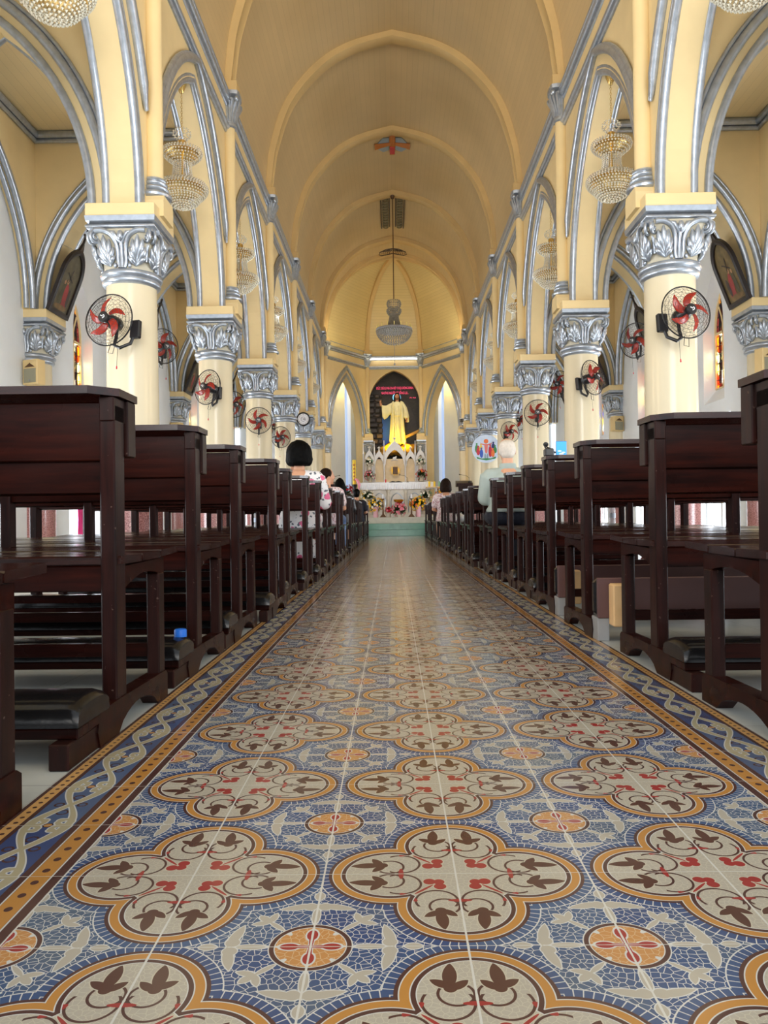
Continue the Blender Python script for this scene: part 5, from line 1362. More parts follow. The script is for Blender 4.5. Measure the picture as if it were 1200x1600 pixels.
# ---------------------------------------------------------------- altar table and its furnishing
AY = 26.0
t = empty('altar_table', (0.04, AY, 0.55), 'pale marble altar table with pleated white cloth on the platform', 'altar')
b_ = MB(); b_.box(-1.0, 1.0, -0.30, 0.35, 0.0, 0.98, 0.01); b_.box(-1.12, 1.12, -0.38, 0.42, 0.0, 0.10, 0.01); b_.box(-1.15, 1.15, -0.40, 0.42, 0.90, 1.05, 0.02); b_.build('block', 'marble_white', t)
for k in range(4):
    b_ = MB(); b_.lathe([(0.07, 0.1), (0.055, 0.14), (0.05, 0.80), (0.075, 0.88), (0.08, 0.9)], 14, c=(-0.87 + k * 0.58, -0.34, 0)); b_.build('baluster', 'marble_white', t, smooth=40)
for k, x in enumerate((-0.58, 0.0, 0.58)):
    b_ = MB(); ar = arch_pts(0.20, 0.28, n=6); b_.tube([(x - 0.2, -0.31, 0.16)] + [(x + a, -0.31, 0.52 + z) for a, z in ar] + [(x + 0.2, -0.31, 0.16)], 0.016, 6)
    part(b_.build('relief_arch', 'silver_paint', t, smooth=40), 'silvery arched relief')
b_ = MB(); b_.lathe([(0.0, 0.34), (0.14, 0.34), (0.16, 0.37), (0.06, 0.41), (0.05, 0.46), (0.15, 0.52), (0.17, 0.58), (0.15, 0.585), (0.0, 0.56)], 20, c=(0.05, -0.36, 0)); part(b_.build('chalice_relief', 'bright_gold', t, smooth=40), 'gold chalice shaped ornament')
b_ = MB(); rows = []
n_ = 120; per = []
for x in range(n_ + 1): per.append((-1.22 + 2.44 * x / n_, -0.42, 1))
rows = [[(x, y, 1.145) for x, y, k in per], [(x, y - 0.004, 1.12) for x, y, k in per], [(x, y - 0.008 - 0.012 * sin(i * pi / 1.5), 1.02) for i, (x, y, k) in enumerate(per)], [(x, y - 0.010 - 0.018 * sin(i * pi / 1.5), 0.92) for i, (x, y, k) in enumerate(per)]]
b_.quadgrid(rows); b_.add([(-1.22, -0.42, 1.145), (1.22, -0.42, 1.145), (1.22, 0.44, 1.145), (-1.22, 0.44, 1.145)], [(0, 1, 2, 3)])
for x in (-1.22, 1.22): b_.quadgrid([[(x, -0.42, 1.145), (x, 0.44, 1.145)], [(x, -0.43, 0.92), (x, 0.44, 0.92)]])
o = b_.build('altar_cloth', 'cloth_white', None, loc=(0.04, AY, 0.55)); tag(o, 'white pleated cloth hanging over the front of the altar table', 'tablecloth')
zt = 1.697
t = empty('book_stand', (0.0, AY - 0.1, zt), 'low dark book stand lying open on the altar cloth', 'stand')
b_ = MB(); b_.prism([(-0.24, 0.0), (0.24, 0.0), (0.22, 0.02), (0.10, 0.055), (0.0, 0.035), (-0.10, 0.055), (-0.22, 0.02)], 'y', -0.12, 0.12); b_.build('rest', 'dark_frame', t)
def mic(loc, label, lean, h):
    t = empty('microphone', loc, label, 'microphone', 'gooseneck microphones')
    b_ = MB(); b_.lathe([(0.05, 0.0), (0.05, 0.012), (0.015, 0.03), (0.0, 0.03)], 14); b_.build('foot', 'black_plastic', t, smooth=40)
    b_ = MB(); b_.tube([(0, 0, 0.02), (0.0, 0, h * 0.55), (lean * 0.35, 0, h * 0.85), (lean, 0, h)], 0.006, 6); b_.build('gooseneck', 'black_plastic', t)
    b_ = MB(); b_.ellipsoid((lean, 0, h), (0.022, 0.016, 0.016), 8, 6); b_.build('capsule', 'black_plastic', t)
mic((0.40, AY - 0.2, zt), 'black gooseneck microphone standing on the altar cloth', -0.26, 0.26)
def candle(loc, label, h, r, mat, grp):
    t = empty('candle', loc, label, 'candle', grp)
    b_ = MB(); b_.lathe([(r, 0), (r, h), (r * 0.7, h + 0.004), (0, h - 0.004)], 14); b_.build('wax', mat, t, smooth=40)
    b_ = MB(); b_.tube([(0, 0, h - 0.01), (0.003, 0, h + 0.015)], 0.003, 4); b_.build('wick', 'ink', t)
candle((-0.33, AY - 0.25, zt), 'short red candle on the altar cloth left of the book stand', 0.10, 0.025, 'sign_red', 'altar candles')
for i, x in enumerate((1.10, 1.27, 1.43)):
    if i == 0:
        tbl = empty('flower_stand', (1.34, AY - 0.55, 0.55), 'slim white stand carrying candles and flowers at the right end of the altar', 'stand')
        b_ = MB(); b_.lathe([(0.18, 0), (0.18, 0.03), (0.04, 0.06), (0.035, 0.92), (0.10, 0.95)], 16); b_.build('post', 'white_paint', tbl, smooth=40)
        b_ = MB(); b_.box(-0.36, 0.24, -0.15, 0.15, 0.95, 0.98, 0.005); b_.build('shelf', 'marble_beige', tbl)
    candle((x, AY - 0.55, 1.53), 'thick yellow green candle, %s of three at the right end of the altar' % ('leftmost', 'middle', 'rightmost')[i], 0.17, 0.035, 'yellow_wax' if i < 2 else 'cup_green', 'three thick candles')

# flower arrangements
def bloom_mesh(mat):
    b_ = MB()
    for lay, (r, n, z) in enumerate(((0.05, 8, 0.0), (0.034, 7, 0.012), (0.018, 5, 0.022))):
        for k in range(n):
            a = 2 * pi * (k + lay * 0.5) / n; d = Vector((cos(a), sin(a), 0.35 + 0.25 * lay)).normalized(); q = Vector((-sin(a), cos(a), 0))
            p0 = Vector((0, 0, z - 0.01)); p1 = p0 + d * r * 0.6; p2 = p0 + d * r
            w = r * 0.36; b_.add([p0, p1 + q * w, p2, p1 - q * w], [(0, 1, 2, 3)])
    return b_.mesh('flower', mat)
BLOOM = {}
def bouquet(loc, label, cols, rad, h, n, vase, size=1.0, seed=1, front=True):
    rnd = random.Random(seed); t = empty('flower_arrangement', loc, label, 'flowers', 'flower arrangements in the chancel')
    b_ = MB(); b_.lathe([(0.0, 0), (0.07, 0), (0.085, 0.04), (0.07, h * 0.25), (0.11, h * 0.42), (0.12, h * 0.44), (0.0, h * 0.42)], 14, cap=False); b_.build('vase', vase, t, smooth=40)
    b_ = MB(); c0 = Vector((0, 0, h * 0.5))
    for k in range(110):
        d = Vector((rnd.gauss(0, 1), rnd.gauss(0, 1), rnd.gauss(0.25, 0.9))).normalized(); L = rad * rnd.uniform(0.65, 1.05); q = d.orthogonal().normalized() * rad * rnd.uniform(0.06, 0.12)
        p = c0 + d * L * 0.45; b_.add([c0 + d * 0.03, p + q, c0 + d * L, p - q], [(0, 1, 2, 3)])
    f_ = b_.build('foliage', 'leaf_green', t); f_['kind'] = 'stuff'
    n = int(n * 1.9); size *= 0.82
    for k in range(n):
        d = Vector((rnd.gauss(0, 1), rnd.gauss(-0.5, 0.8), rnd.gauss(0.25, 0.8))).normalized(); c = rnd.choice(cols)
        if c not in BLOOM: BLOOM[c] = bloom_mesh(c)
        o = bpy.data.objects.new('flower', BLOOM[c]); COL.objects.link(o); o.parent = t
        o.location = c0 + d * rad * rnd.uniform(0.78, 1.0); o.rotation_euler = d.to_track_quat('Z', 'Y').to_euler(); sc = size * rnd.uniform(0.8, 1.25); o.scale = (sc, sc, sc)
    return t
Y, Wt, P, Rr, O = 'petal_yellow', 'petal_white', 'petal_pink', 'petal_red', 'petal_orange'
bouquet((-0.66, 25.3, 0.55), 'arrangement of yellow flowers in a pink wrapped pot, left in front of the altar', [Y, Y, Y, Wt], 0.28, 0.80, 26, 'pink_wrap', 1.1, 3)
bouquet((-0.93, 25.5, 0.75), 'tall arrangement of white flowers at the left end of the altar', [Wt, Wt, Wt, Y], 0.26, 0.95, 20, 'marble_white', 1.0, 4)
bouquet((0.10, 25.25, 0.55), 'low arrangement of pink and red flowers in the middle before the altar', [P, P, Rr, P], 0.27, 0.48, 26, 'marble_white', 1.1, 5)
bouquet((0.72, 25.3, 0.55), 'arrangement of orange and yellow flowers in a pink wrapped pot, right before the altar', [Y, O, Y, Y], 0.29, 0.84, 28, 'pink_wrap', 1.15, 6)
bouquet((0.98, 25.6, 0.75), 'arrangement of white flowers at the right end of the altar', [Wt, Wt, Wt, 'cup_green'], 0.24, 0.95, 18, 'marble_white', 1.0, 7)
bouquet((1.52, 25.35, 0.85), 'arrangement of orange and red flowers below the yellow green candles', [O, Rr, O, Y], 0.24, 0.95, 18, 'marble_white', 1.0, 8)
bouquet((-0.92, 27.5, 2.22), 'white flowers on the altar screen, upper left', [Wt, Wt, Wt, 'cup_green'], 0.19, 0.55, 16, 'marble_white', 1.0, 9)
bouquet((0.90, 27.5, 2.22), 'white flowers on the altar screen, upper right', [Wt, Wt, Wt, 'cup_green'], 0.19, 0.55, 16, 'marble_white', 1.0, 10)
bouquet((-0.90, 27.44, 1.80), 'pink flowers on the altar screen, lower left', [P, P, Wt, Rr], 0.22, 0.45, 16, 'marble_white', 1.0, 11)
bouquet((0.92, 27.44, 1.80), 'pink flowers on the altar screen, lower right', [P, Rr, O, P], 0.22, 0.45, 16, 'marble_white', 1.0, 12)
bouquet((-1.52, 23.6, 0.55), 'arrangement of red flowers beside the tall yellow candle', [Rr, P, Rr, Rr], 0.25, 1.55, 18, 'dark_frame', 1.1, 13)
bouquet((-0.25, 25.4, 0.55), 'small bunch of red flowers between the altar pots, left of centre', [Rr, Rr, P], 0.14, 0.42, 9, 'marble_white', 0.9, 14)
for sx, lab in ((-0.42, 'left'), (0.50, 'right')):
    t = empty('candlestick', (sx, 25.2, 0.55), 'tall brass candlestick with white candle in front of the altar, %s one' % lab, 'candlestick', 'altar candlesticks')
    b_ = MB(); b_.lathe([(0.11, 0), (0.10, 0.02), (0.03, 0.10), (0.018, 0.3), (0.028, 0.36), (0.016, 0.42), (0.016, 0.56), (0.06, 0.60), (0.0, 0.61)], 14); b_.build('stem', 'brass_dark', t, smooth=40)
    b_ = MB(); b_.lathe([(0.028, 0.60), (0.03, 0.74), (0.0, 0.75)], 12); b_.build('wax', 'white_paint', t, smooth=40)

# tall decorated candle on a black stand
t = empty('paschal_candle', (-1.25, 23.45, 0.55), 'tall yellow decorated candle on a black stand, left of the platform steps', 'candle')
b_ = MB(); b_.lathe([(0.20, 0), (0.20, 0.03), (0.06, 0.10), (0.035, 0.30), (0.06, 0.45), (0.035, 0.55), (0.07, 0.75), (0.04, 0.85), (0.09, 1.0), (0.0, 1.02)], 16); b_.build('stand', 'black_plastic', t, smooth=40)
b_ = MB(); b_.lathe([(0.052, 1.0), (0.052, 1.74), (0.04, 1.745), (0, 1.735)], 18); b_.build('wax', 'yellow_wax', t, smooth=40)
b_ = MB()
for k in range(5): b_.box(-0.03, 0.03, -0.056, -0.05, 1.12 + k * 0.11, 1.16 + k * 0.11); b_.box(-0.006, 0.006, -0.058, -0.05, 1.10 + k * 0.11, 1.19 + k * 0.11)
b_.box(-0.053, 0.053, -0.054, -0.045, 1.60, 1.61); b_.build('red_marks', 'rust', t)
b_ = MB(); b_.tube([(0.03, -0.05, 1.18), (0.10, -0.07, 1.12), (0.15, -0.05, 0.98), (0.13, -0.03, 0.85)], [0.02, 0.045, 0.04, 0.02], 8); b_.build('ribbon', 'petal_pink', t, smooth=60)

def lectern(loc, label):
    t = empty('lectern', loc, label, 'lectern', 'dark wooden lecterns')
    b_ = MB(); b_.box(-0.22, 0.22, -0.16, 0.16, 0.0, 0.06, 0.005); b_.box(-0.17, 0.17, -0.12, 0.12, 0.06, 0.92, 0.004); b_.build('pedestal', 'pew_post_wood', t)
    b_ = MB(); b_.prism([(-0.22, 0.92), (0.22, 0.92), (0.22, 1.12), (-0.22, 1.02)], 'x', -0.25, 0.25); b_.build('desk', 'pew_post_wood', t)
    return t
lectern((-1.92, 23.7, 0.549), 'dark wooden lectern with microphone left of the platform'); lectern((2.12, 24.2, 0.549), 'dark wooden lectern with microphone right of the platform')
mic((-1.95, 23.6, 1.60), 'black gooseneck microphone on the left lectern', 0.24, 0.24); mic((2.28, 24.15, 1.61), 'black gooseneck microphone on the right lectern', -0.30, 0.24)

# ---------------------------------------------------------------- people seated in the pews
def person(loc, label, rz=0.0, sc=1.0):
    t = empty('person', loc, label, 'person', rz=rz); t.scale = (sc, sc, sc); return t
def seated_body(t, skin, vox=0.008, arm='lap', man=False, headc=(0, 0.03, 0.70), turn=0.0):
    w = 1.04 if man else 1.0
    b_ = MB(); head(b_, headc, 1.03)
    if turn: b_.xf(Matrix.Translation(headc) @ Matrix.Rotation(turn, 4, 'Z') @ Matrix.Translation((-headc[0], -headc[1], -headc[2])))
    limb(b_, [(0, -0.01, 0.50), (headc[0] * 0.6, headc[1] - 0.03, 0.63)], [0.058 * w, 0.050 * w])
    limb(b_, [(0, -0.02, 0.12), (0, -0.03, 0.32), (0, -0.02, 0.46)], [0.14 * w, 0.135 * w, 0.11 * w])
    for sg in (-1, 1):
        b_.ellipsoid((sg * 0.075, -0.01, 0.10), (0.11, 0.14, 0.11), 12, 8)
        limb(b_, [(sg * 0.05, -0.02, 0.49), (sg * 0.165 * w, -0.015, 0.475)], [0.055, 0.058])
        limb(b_, [(sg * 0.09, 0.0, 0.095), (sg * 0.11, 0.42, 0.075)], [0.092, 0.062]); limb(b_, [(sg * 0.11, 0.42, 0.07), (sg * 0.115, 0.40, -0.12), (sg * 0.115, 0.38, -0.38)], [0.06, 0.054, 0.036])
        limb(b_, [(sg * 0.115, 0.36, -0.405), (sg * 0.12, 0.52, -0.42)], [0.038, 0.026])
        if arm == 'raised' and sg < 0:
            e_, h_ = (sg * 0.20, 0.10, 0.27), (sg * 0.11, 0.20, 0.47)
            limb(b_, [(sg * 0.17 * w, 0, 0.47), e_, h_], [0.054, 0.042, 0.027]); hand(b_, h_, (0.25, 0.1, 0.9), (0.2, 0.9, 0.1), 0.95, 0.5, 1)
        else:
            e_, h_ = (sg * (0.205 if man else 0.235) * w, 0.05, 0.23), (sg * 0.10, 0.26, 0.19)
            limb(b_, [(sg * 0.17 * w, 0, 0.47), e_, h_], [0.054, 0.042, 0.028]); hand(b_, h_, (-sg * 0.6, 0.75, -0.1), (0, 0.1, 1), 0.95, 0.6, -sg)
    return remesh(b_.build('body', skin, t), vox, 2)
def top_wear(t, name, mat, man=False, vox=0.010, sleeve_to=0.6, ext=0.016, arm='lap', skirt=False):
    w = 1.04 if man else 1.0; b_ = MB(); seg = 28; rows = []; ex = 0.205 if man else 0.235
    prof = [(0.0, 0.205, 0.165), (0.08, 0.195, 0.165), (0.20, 0.168, 0.15), (0.32, 0.170, 0.148), (0.42, 0.176, 0.135), (0.475, 0.150, 0.105), (0.515, 0.09, 0.08), (0.535, 0.066, 0.066)]
    if man: prof[0] = (0.125, 0.205, 0.172); prof[1] = (0.15, 0.205, 0.172)
    for z, rx, ry in prof:
        rows.append([(rx * w * cos(a) * (1 + 0.02 * sin(5 * a + z * 20)), -0.025 + ry * w * sin(a) * (1 + 0.03 * sin(7 * a + z * 14)), z) for a in [2 * pi * j / seg for j in range(seg)]])
    b_.quadgrid(rows, closed_u=True); b_.add(rows[0], [tuple(range(seg))[::-1]]); b_.add(rows[-1], [tuple(range(seg))])
    for sg in (-1, 1):
        s0 = Vector((sg * 0.13 * w, -0.015, 0.475)); e_ = Vector((sg * ex * w, 0.05, 0.23))
        if arm == 'raised' and sg < 0: e_ = Vector((sg * 0.20, 0.10, 0.27))
        s1 = Vector((sg * 0.175 * w, -0.01, 0.46)); p = s1.lerp(e_, sleeve_to)
        limb(b_, [s0, s1, p], [0.058 * w + ext * 0.5, 0.066 + ext, 0.056 + ext]); limb(b_, [(sg * 0.03, -0.02, 0.492), (sg * 0.165 * w, -0.015, 0.474)], [0.064, 0.070])
        if skirt: limb(b_, [(sg * 0.09, 0.0, 0.095), (sg * 0.10, 0.43, 0.075), (sg * 0.09, 0.43, -0.15), (sg * 0.09, 0.42, -0.26)], [0.11, 0.085, 0.09, 0.10])
    if skirt: limb(b_, [(0, 0.05, 0.06), (0, 0.42, 0.04), (0, 0.43, -0.15), (0, 0.42, -0.26)], [0.10, 0.08, 0.085, 0.09])
    if man: b_.ellipsoid((0, -0.028, 0.522), (0.088, 0.078, 0.05), 14, 9)
    return remesh(b_.build(name, mat, t), vox, 3)
SZ = 0.456
# woman with a bob in a flowered dress, left of the aisle
t = person((-0.985, 7.46, SZ), 'person with black bobbed hair in a white flowered dress seated left of the aisle')
seated_body(t, 'skin', arm='raised'); part(top_wear(t, 'dress', 'floral_cotton', arm='raised', skirt=True, sleeve_to=0.95), 'white dress with pink and grey flowers')
def hair_cap(t, mat, c, rx, ry, zt, zb, flare=1.08, front=0.045, vox=0.009):
    b_ = MB(); rows = []; seg = 26; n = 16
    for i in range(n):
        f_ = i / (n - 1); z = zt + (zb - zt) * f_
        k = sqrt(max(0.02, 1 - (1 - min(1, f_ / 0.5)) ** 2)) * (1 + (flare - 1) * min(1, max(0, f_ - 0.35) / 0.4))
        k *= 1 - 0.22 * max(0, (f_ - 0.84) / 0.16) ** 1.6
        rows.append([(c[0] + rx * k * cos(a) * (1 + 0.012 * sin(19 * a)), min(c[1] + ry * k * sin(a), c[1] + front + (0.04 if f_ < 0.35 else 0.0)), z) for a in [2 * pi * j / seg for j in range(seg)]])
    b_.quadgrid(rows, closed_u=True); b_.add(rows[0], [tuple(range(seg))[::-1]]); b_.add(rows[-1], [tuple(range(seg))])
    o = remesh(b_.build('hair', mat, t), vox, 3)
    tx = bpy.data.textures.new('hair_strands', 'CLOUDS'); tx.noise_scale = 0.035; dm = o.modifiers.new('strands', 'DISPLACE'); dm.texture = tx; dm.strength = 0.012; dm.mid_level = 0.5
    return o
hair_cap(t, 'hair_black', (0, 0.0, 0), 0.122, 0.122, 0.845, 0.592, 1.06, 0.05)
for sg in (-1, 1):
    pass
# man with grey hair, right of the aisle
t = person((1.01, 7.46, SZ), 'person with short white hair in a sage green shirt seated right of the aisle')
seated_body(t, 'skin', man=True, headc=(0, 0.02, 0.715)); part(top_wear(t, 'shirt', 'shirt_sage', man=True, sleeve_to=0.85, ext=0.022), 'pale sage green shirt')
b_ = MB(); b_.lathe([(0.082, 0.535), (0.084, 0.55), (0.076, 0.588), (0.066, 0.588), (0.066, 0.535)], 20, c=(0, -0.02, 0), cap=False); part(b_.build('collar', 'shirt_sage', t, smooth=60), 'turned down shirt collar')
b_ = MB()
for sg in (-1, 1):
    b_.ellipsoid((sg * 0.075, -0.02, 0.085), (0.122, 0.158, 0.10), 12, 8); limb(b_, [(sg * 0.09, 0.0, 0.095), (sg * 0.11, 0.44, 0.075), (sg * 0.115, 0.41, -0.12), (sg * 0.115, 0.39, -0.37)], [0.115, 0.085, 0.075, 0.065])
b_.ellipsoid((0, -0.03, 0.085), (0.11, 0.155, 0.10), 12, 8); remesh(b_.build('trousers', 'trousers_navy', t), 0.011, 2)
b_ = MB()
for dx, dy, dz, r in ((0, -0.025, 0.01, (0.079, 0.086, 0.075)), (0, -0.04, -0.03, (0.068, 0.066, 0.06)), (0, -0.02, 0.05, (0.074, 0.082, 0.055))): b_.ellipsoid((dx, 0.02 + dy, 0.715 + dz), r, 16, 10)
for sg in (-1, 1): b_.ellipsoid((sg * 0.066, 0.015, 0.72), (0.018, 0.05, 0.05), 10, 7)
o = remesh(b_.build('hair', 'hair_white', t), 0.007, 2); part(o, 'thin white hair'); 
b_ = MB(); b_.ellipsoid((0, 0.035, 0.80), (0.058, 0.062, 0.03), 14, 8); part(remesh(b_.build('bald_crown', 'skin', t), 0.006, 2), 'balding crown')
# smaller figures towards the altar
t = person((-1.02, 11.0, SZ), 'person with dark hair up and pale blue skirt, head turned towards the aisle', rz=-0.12, sc=0.97)
seated_body(t, 'skin', vox=0.011, turn=-1.1); top_wear(t, 'blouse', 'pale_print', vox=0.013); b_ = MB(); b_.ellipsoid((-0.02, 0.01, 0.738), (0.095, 0.092, 0.09), 12, 8); b_.ellipsoid((-0.12, 0.0, 0.72), (0.045, 0.045, 0.05), 10, 7); b_.ellipsoid((-0.05, 0.02, 0.70), (0.06, 0.086, 0.07), 12, 8); remesh(b_.build('hair', 'hair_brown', t), 0.011, 2)
b_ = MB()
for sg in (-1, 1): limb(b_, [(sg * 0.09, -0.02, 0.09), (sg * 0.11, 0.43, 0.075), (sg * 0.115, 0.40, -0.30)], [0.12, 0.09, 0.08])
limb(b_, [(0, 0, 0.1), (0, 0.4, 0.07)], [0.11, 0.08]); part(remesh(b_.build('skirt', 'jeans', t), 0.014, 2), 'pale blue skirt')
t = person((-1.05, 14.1, SZ), 'person with long dark hair in black seated left of the aisle near the candle', sc=0.98)
seated_body(t, 'skin', vox=0.012); top_wear(t, 'jacket', 'black_plastic', vox=0.014, sleeve_to=0.9); hair_cap(t, 'hair_black', (0, -0.02, 0), 0.105, 0.12, 0.835, 0.42, 1.25, 0.03, 0.012)
t = person((-0.93, 17.9, SZ), 'person with tied black hair and dark top, farthest seated left of the aisle', sc=0.92)
seated_body(t, 'skin', vox=0.013); top_wear(t, 'blouse', 'trousers_navy', vox=0.015); b_ = MB(); b_.ellipsoid((0, -0.005, 0.735), (0.088, 0.105, 0.095), 12, 8); b_.ellipsoid((0, -0.03, 0.68), (0.08, 0.075, 0.08), 12, 8); b_.ellipsoid((0, -0.12, 0.72), (0.04, 0.04, 0.05), 10, 7); remesh(b_.build('hair', 'hair_black', t), 0.013, 2)
t = person((0.93, 15.05, SZ), 'person with dark shoulder length hair in a pale pink print blouse, right of the aisle')
seated_body(t, 'skin', vox=0.012); part(top_wear(t, 'blouse', 'pale_print', vox=0.014), 'pale pink print blouse'); hair_cap(t, 'hair_brown', (0, 0.0, 0), 0.105, 0.115, 0.835, 0.56, 1.1, 0.05, 0.012)

# ---------------------------------------------------------------- small things on pews and columns
def bottle(loc, label):
    t = empty('water_bottle', loc, label, 'bottle', 'water bottles on the seats')
    b_ = MB(); b_.lathe([(0.0, 0), (0.030, 0.002), (0.032, 0.02), (0.029, 0.05), (0.032, 0.08), (0.029, 0.11), (0.032, 0.135), (0.026, 0.165), (0.013, 0.195), (0.013, 0.205), (0.0, 0.205)], 18); b_.build('body', 'clear_plastic', t, smooth=60)
    b_ = MB(); b_.lathe([(0.0325, 0.055), (0.0325, 0.105)], 18, cap=False); part(b_.build('paper_band', 'sign_pale', t), 'pale paper band')
    b_ = MB(); b_.lathe([(0.0, 0.20), (0.0145, 0.20), (0.0145, 0.22), (0, 0.222)], 14); part(b_.build('cap', 'cap_blue', t, smooth=40), 'blue screw cap')
def at_y(px, py, D):
    d = r2 * ((px - 600) / 1215.67) + u2 * ((800 - py) / 1215.67) + fw
    return Vector((-0.0876, 0, 0.5437)) + d * (D / d.y)
p = at_y(401, 820, 9.1); bottle((p.x, p.y, 0.454), 'clear water bottle with blue cap standing on a left pew seat')
p = at_y(957, 815, 8.1); bottle((p.x, p.y, 0.454), 'clear water bottle with blue cap standing on a right pew seat')
p = at_y(282, 985, 2.66)
b_ = MB(); b_.lathe([(0.0, 0.0), (0.021, 0.0), (0.021, 0.022), (0.018, 0.026), (0.0, 0.026)], 20); o = b_.build('bottle_cap', 'cap_blue', None, smooth=40, loc=(p.x, p.y, 0.145)); tag(o, 'small bright blue plastic cap lying on the kneeler of the second left pew', 'cap')
# phone on a gooseneck holder clamped to a right hand pew
p = at_y(876, 702, 4.50); t = empty('phone_holder', (p.x - 0.075, 4.50, 0.884), 'black gooseneck phone holder clamped to a right pew ledge', 'holder')
b_ = MB(); b_.box(-0.02, 0.03, -0.04, 0.03, 0.0, 0.045, 0.006); b_.build('clamp', 'black_plastic', t)
b_ = MB(); b_.tube([(0.0, 0, 0.03), (-0.02, 0, 0.065), (0.01, 0, 0.045), (0.04, 0, 0.022), (0.07, 0.0, 0.03)], 0.007, 6); b_.ellipsoid((-0.01, 0, 0.07), (0.016, 0.014, 0.014), 8, 6); b_.build('gooseneck', 'black_plastic', t)
t = empty('phone', (p.x, 4.485, 0.925), 'phone showing a blue sky picture in the holder on a right pew', 'phone')
b_ = MB(); b_.box(-0.031, 0.031, -0.004, 0.004, -0.04, 0.045, 0.002); b_.build('case', 'black_plastic', t)
b_ = MB(); b_.add([(-0.029, -0.0046, -0.037), (0.029, -0.0046, -0.037), (0.029, -0.0046, 0.043), (-0.029, -0.0046, 0.043)], [(0, 1, 2, 3)]); s_ = b_.build('screen', 'screen_blue', t)
b_ = MB()
for x, z, r in ((-0.01, -0.012, 0.012), (0.012, -0.02, 0.011), (0.0, -0.028, 0.014)): b_.ellipsoid((x, -0.0048, z), (r, 0.0003, r * 0.4), 10, 6)
part(b_.build('cloud_picture', 'sign_pale', s_), 'white cloud on the screen')
# white bag
p = at_y(720, 812, 13.0); t = empty('bag', (p.x, 13.0, 0.455), 'white plastic bag lying on a pew seat right of the aisle', 'bag')
b_ = MB(); b_.ellipsoid((0, 0, 0.065), (0.085, 0.07, 0.068), 14, 9); b_.ellipsoid((0.06, 0, 0.05), (0.06, 0.06, 0.05), 12, 8); b_.ellipsoid((-0.02, 0.0, 0.13), (0.03, 0.02, 0.03), 8, 6); remesh(b_.build('sack', 'bag_white', t), 0.012, 1)
b_ = MB(); b_.tube([(-0.04, 0, 0.12), (-0.05, 0, 0.18), (-0.01, 0, 0.20), (0.02, 0, 0.13)], 0.006, 5); b_.build('handle', 'bag_white', t)
# magenta cloth in the doorway of the left aisle
p = at_y(116, 812, 12.4)
b_ = MB(); rows = []
for i in range(13):
    z = 0.25 + i * 0.068; rows.append([(0.02 * sin(j * 1.3 + i * 0.3), -0.16 + j * 0.03, z) for j in range(12)])
b_.quadgrid(rows); o = b_.build('hanging_cloth', 'magenta_cloth', None, smooth=180, loc=(-5.222, 12.72, 0.0)); sm = o.modifiers.new('s', 'SOLIDIFY'); sm.thickness = 0.006; tag(o, 'magenta cloth hanging in a bright doorway of the left aisle', 'cloth')
# wall clock on a left column
t = empty('wall_clock', (-2.50, 21.08, 3.24), 'round wall clock with black rim and white face on the fifth left column', 'clock')
b_ = MB(); pr_ = [(0.150, 0.0), (0.185, -0.01), (0.19, -0.03), (0.17, -0.045), (0.15, -0.035)]
b_.quadgrid([[(r * cos(a), y, r * sin(a)) for a in [2 * pi * j / 32 for j in range(32)]] for r, y in pr_], closed_u=True); b_.build('rim', 'black_plastic', t, smooth=40)
b_ = MB(); b_.add([(0.155 * cos(2 * pi * j / 32), -0.03, 0.155 * sin(2 * pi * j / 32)) for j in range(32)], [tuple(range(32))]); b_.add([(0.185 * cos(2 * pi * j / 32), 0.0, 0.185 * sin(2 * pi * j / 32)) for j in range(32)], [tuple(range(32))]); d = b_.build('dial', 'white_paint', t)
for k in range(12):
    a = pi / 2 - 2 * pi * (k + 1) / 12; text_obj('numeral', str(k + 1), 0.036, (0.125 * cos(a), -0.0315, 0.125 * sin(a) - 0.012), 'ink', d, ext=0.0005)
b_ = MB(); b_.tube([(0.06 * cos(2 * pi * j / 24), -0.0315, 0.06 * sin(2 * pi * j / 24)) for j in range(24)], 0.004, 4, closed=True); b_.build('inner_ring', 'sign_navy', d)
for nm, ang, ln, wd in (('hour_hand', 20, 0.05, 0.006), ('minute_hand', -20, 0.075, 0.004)):
    b_ = MB(); c, s_ = cos(R(ang)), sin(R(ang)); b_.tube([(-0.01 * c, -0.034, -0.01 * s_), (ln * c, -0.034, ln * s_)], wd, 5); b_.build(nm, 'ink', t)
# round banner on a right column
t = empty('round_banner', (2.455, 21.155, 2.38), 'round pale banner with an emblem of coloured figures on a right column', 'banner')
b_ = MB(); b_.quadgrid([[(r * cos(a), y, r * sin(a)) for a in [2 * pi * j / 40 for j in range(40)]] for r, y in ((0.0001, 0.012), (0.385, 0.012), (0.385, 0.0), (0.0001, 0.0))], closed_u=True); b_.build('disc', 'sign_pale', t)
def flat(nm, mat, poly, y): b_ = MB(); b_.add([(x, y, z) for x, z in poly], [tuple(range(len(poly)))]); b_.build(nm, mat, t)
def elp(cx, cz, rx, rz, deg=0): return [(cx + rx * cos(a) * cos(R(deg)) - rz * sin(a) * sin(R(deg)), cz + rx * cos(a) * sin(R(deg)) + rz * sin(a) * cos(R(deg))) for a in [2 * pi * j / 20 for j in range(20)]]
flat('orange_head', 'sign_orange', elp(0.0, 0.20, 0.062, 0.062), -0.002)
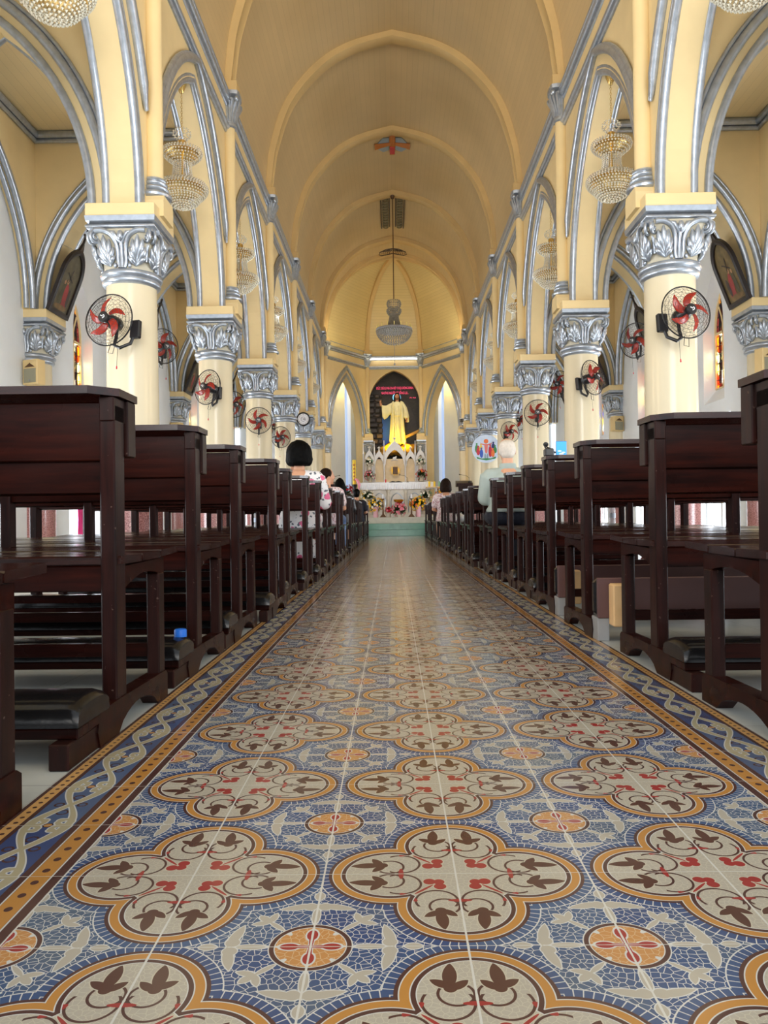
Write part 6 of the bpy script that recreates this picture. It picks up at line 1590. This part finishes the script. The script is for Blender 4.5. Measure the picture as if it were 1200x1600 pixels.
flat('open_figure', 'sign_pink', [(-0.16, 0.17), (-0.14, 0.12), (-0.05, 0.09), (-0.03, -0.10), (0.0, -0.14), (0.03, -0.10), (0.05, 0.09), (0.14, 0.12), (0.16, 0.17), (0.12, 0.14), (0.04, 0.125), (-0.04, 0.125), (-0.12, 0.14)], -0.002)
for k, (m_, cx, cz, h) in enumerate((('sign_green', -0.255, 0.0, 0.11), ('sign_red', -0.215, -0.07, 0.11), ('sign_yellow', -0.14, 0.0, 0.09), ('sign_blue', -0.13, -0.13, 0.12), ('sign_red', 0.11, -0.08, 0.15), ('sign_navy', 0.195, 0.06, 0.08), ('sign_green', 0.24, -0.04, 0.09), ('sign_orange', 0.18, -0.13, 0.10), ('sign_grey', -0.03, -0.22, 0.09), ('sign_grey', 0.03, -0.22, 0.09))):
    flat('small_figure', m_, elp(cx, cz, 0.022 if m_ == 'sign_grey' else 0.048, h), -0.003 - 0.0006 * k)
    if m_ != 'sign_grey': flat('small_head', m_, elp(cx, cz + h + 0.02, 0.024, 0.026), -0.003 - 0.0006 * k)
flat('open_book', 'sign_green', [(-0.26, -0.22), (-0.12, -0.27), (0.0, -0.26), (0.12, -0.27), (0.26, -0.22), (0.25, -0.27), (0.10, -0.30), (0.0, -0.32), (-0.10, -0.30), (-0.25, -0.27)], -0.012)
# camera on the right chancel capital
t = empty('security_camera', (2.22, 25.85, 3.72), 'small black camera on a bracket above the right chancel capital', 'camera')
b_ = MB(); b_.box(-0.05, 0.05, -0.12, 0.08, -0.03, 0.05, 0.01); b_.lathe([(0.035, 0), (0.035, 0.03)], 12, c=(0, -0.0, 0.0)); b_.build('housing', 'black_plastic', t)
b_ = MB(); b_.tube([(0, 0.02, -0.03), (0.0, 0.02, -0.12), (0.06, 0.06, -0.2)], 0.015, 6); b_.box(-0.07, 0.07, -0.05, 0.05, -0.26, -0.20, 0.01); b_.build('bracket', 'steel', t)
b_ = MB(); b_.box(-0.09, 0.09, -0.14, 0.10, 0.06, 0.08, 0.005); b_.build('hood', 'white_paint', t)
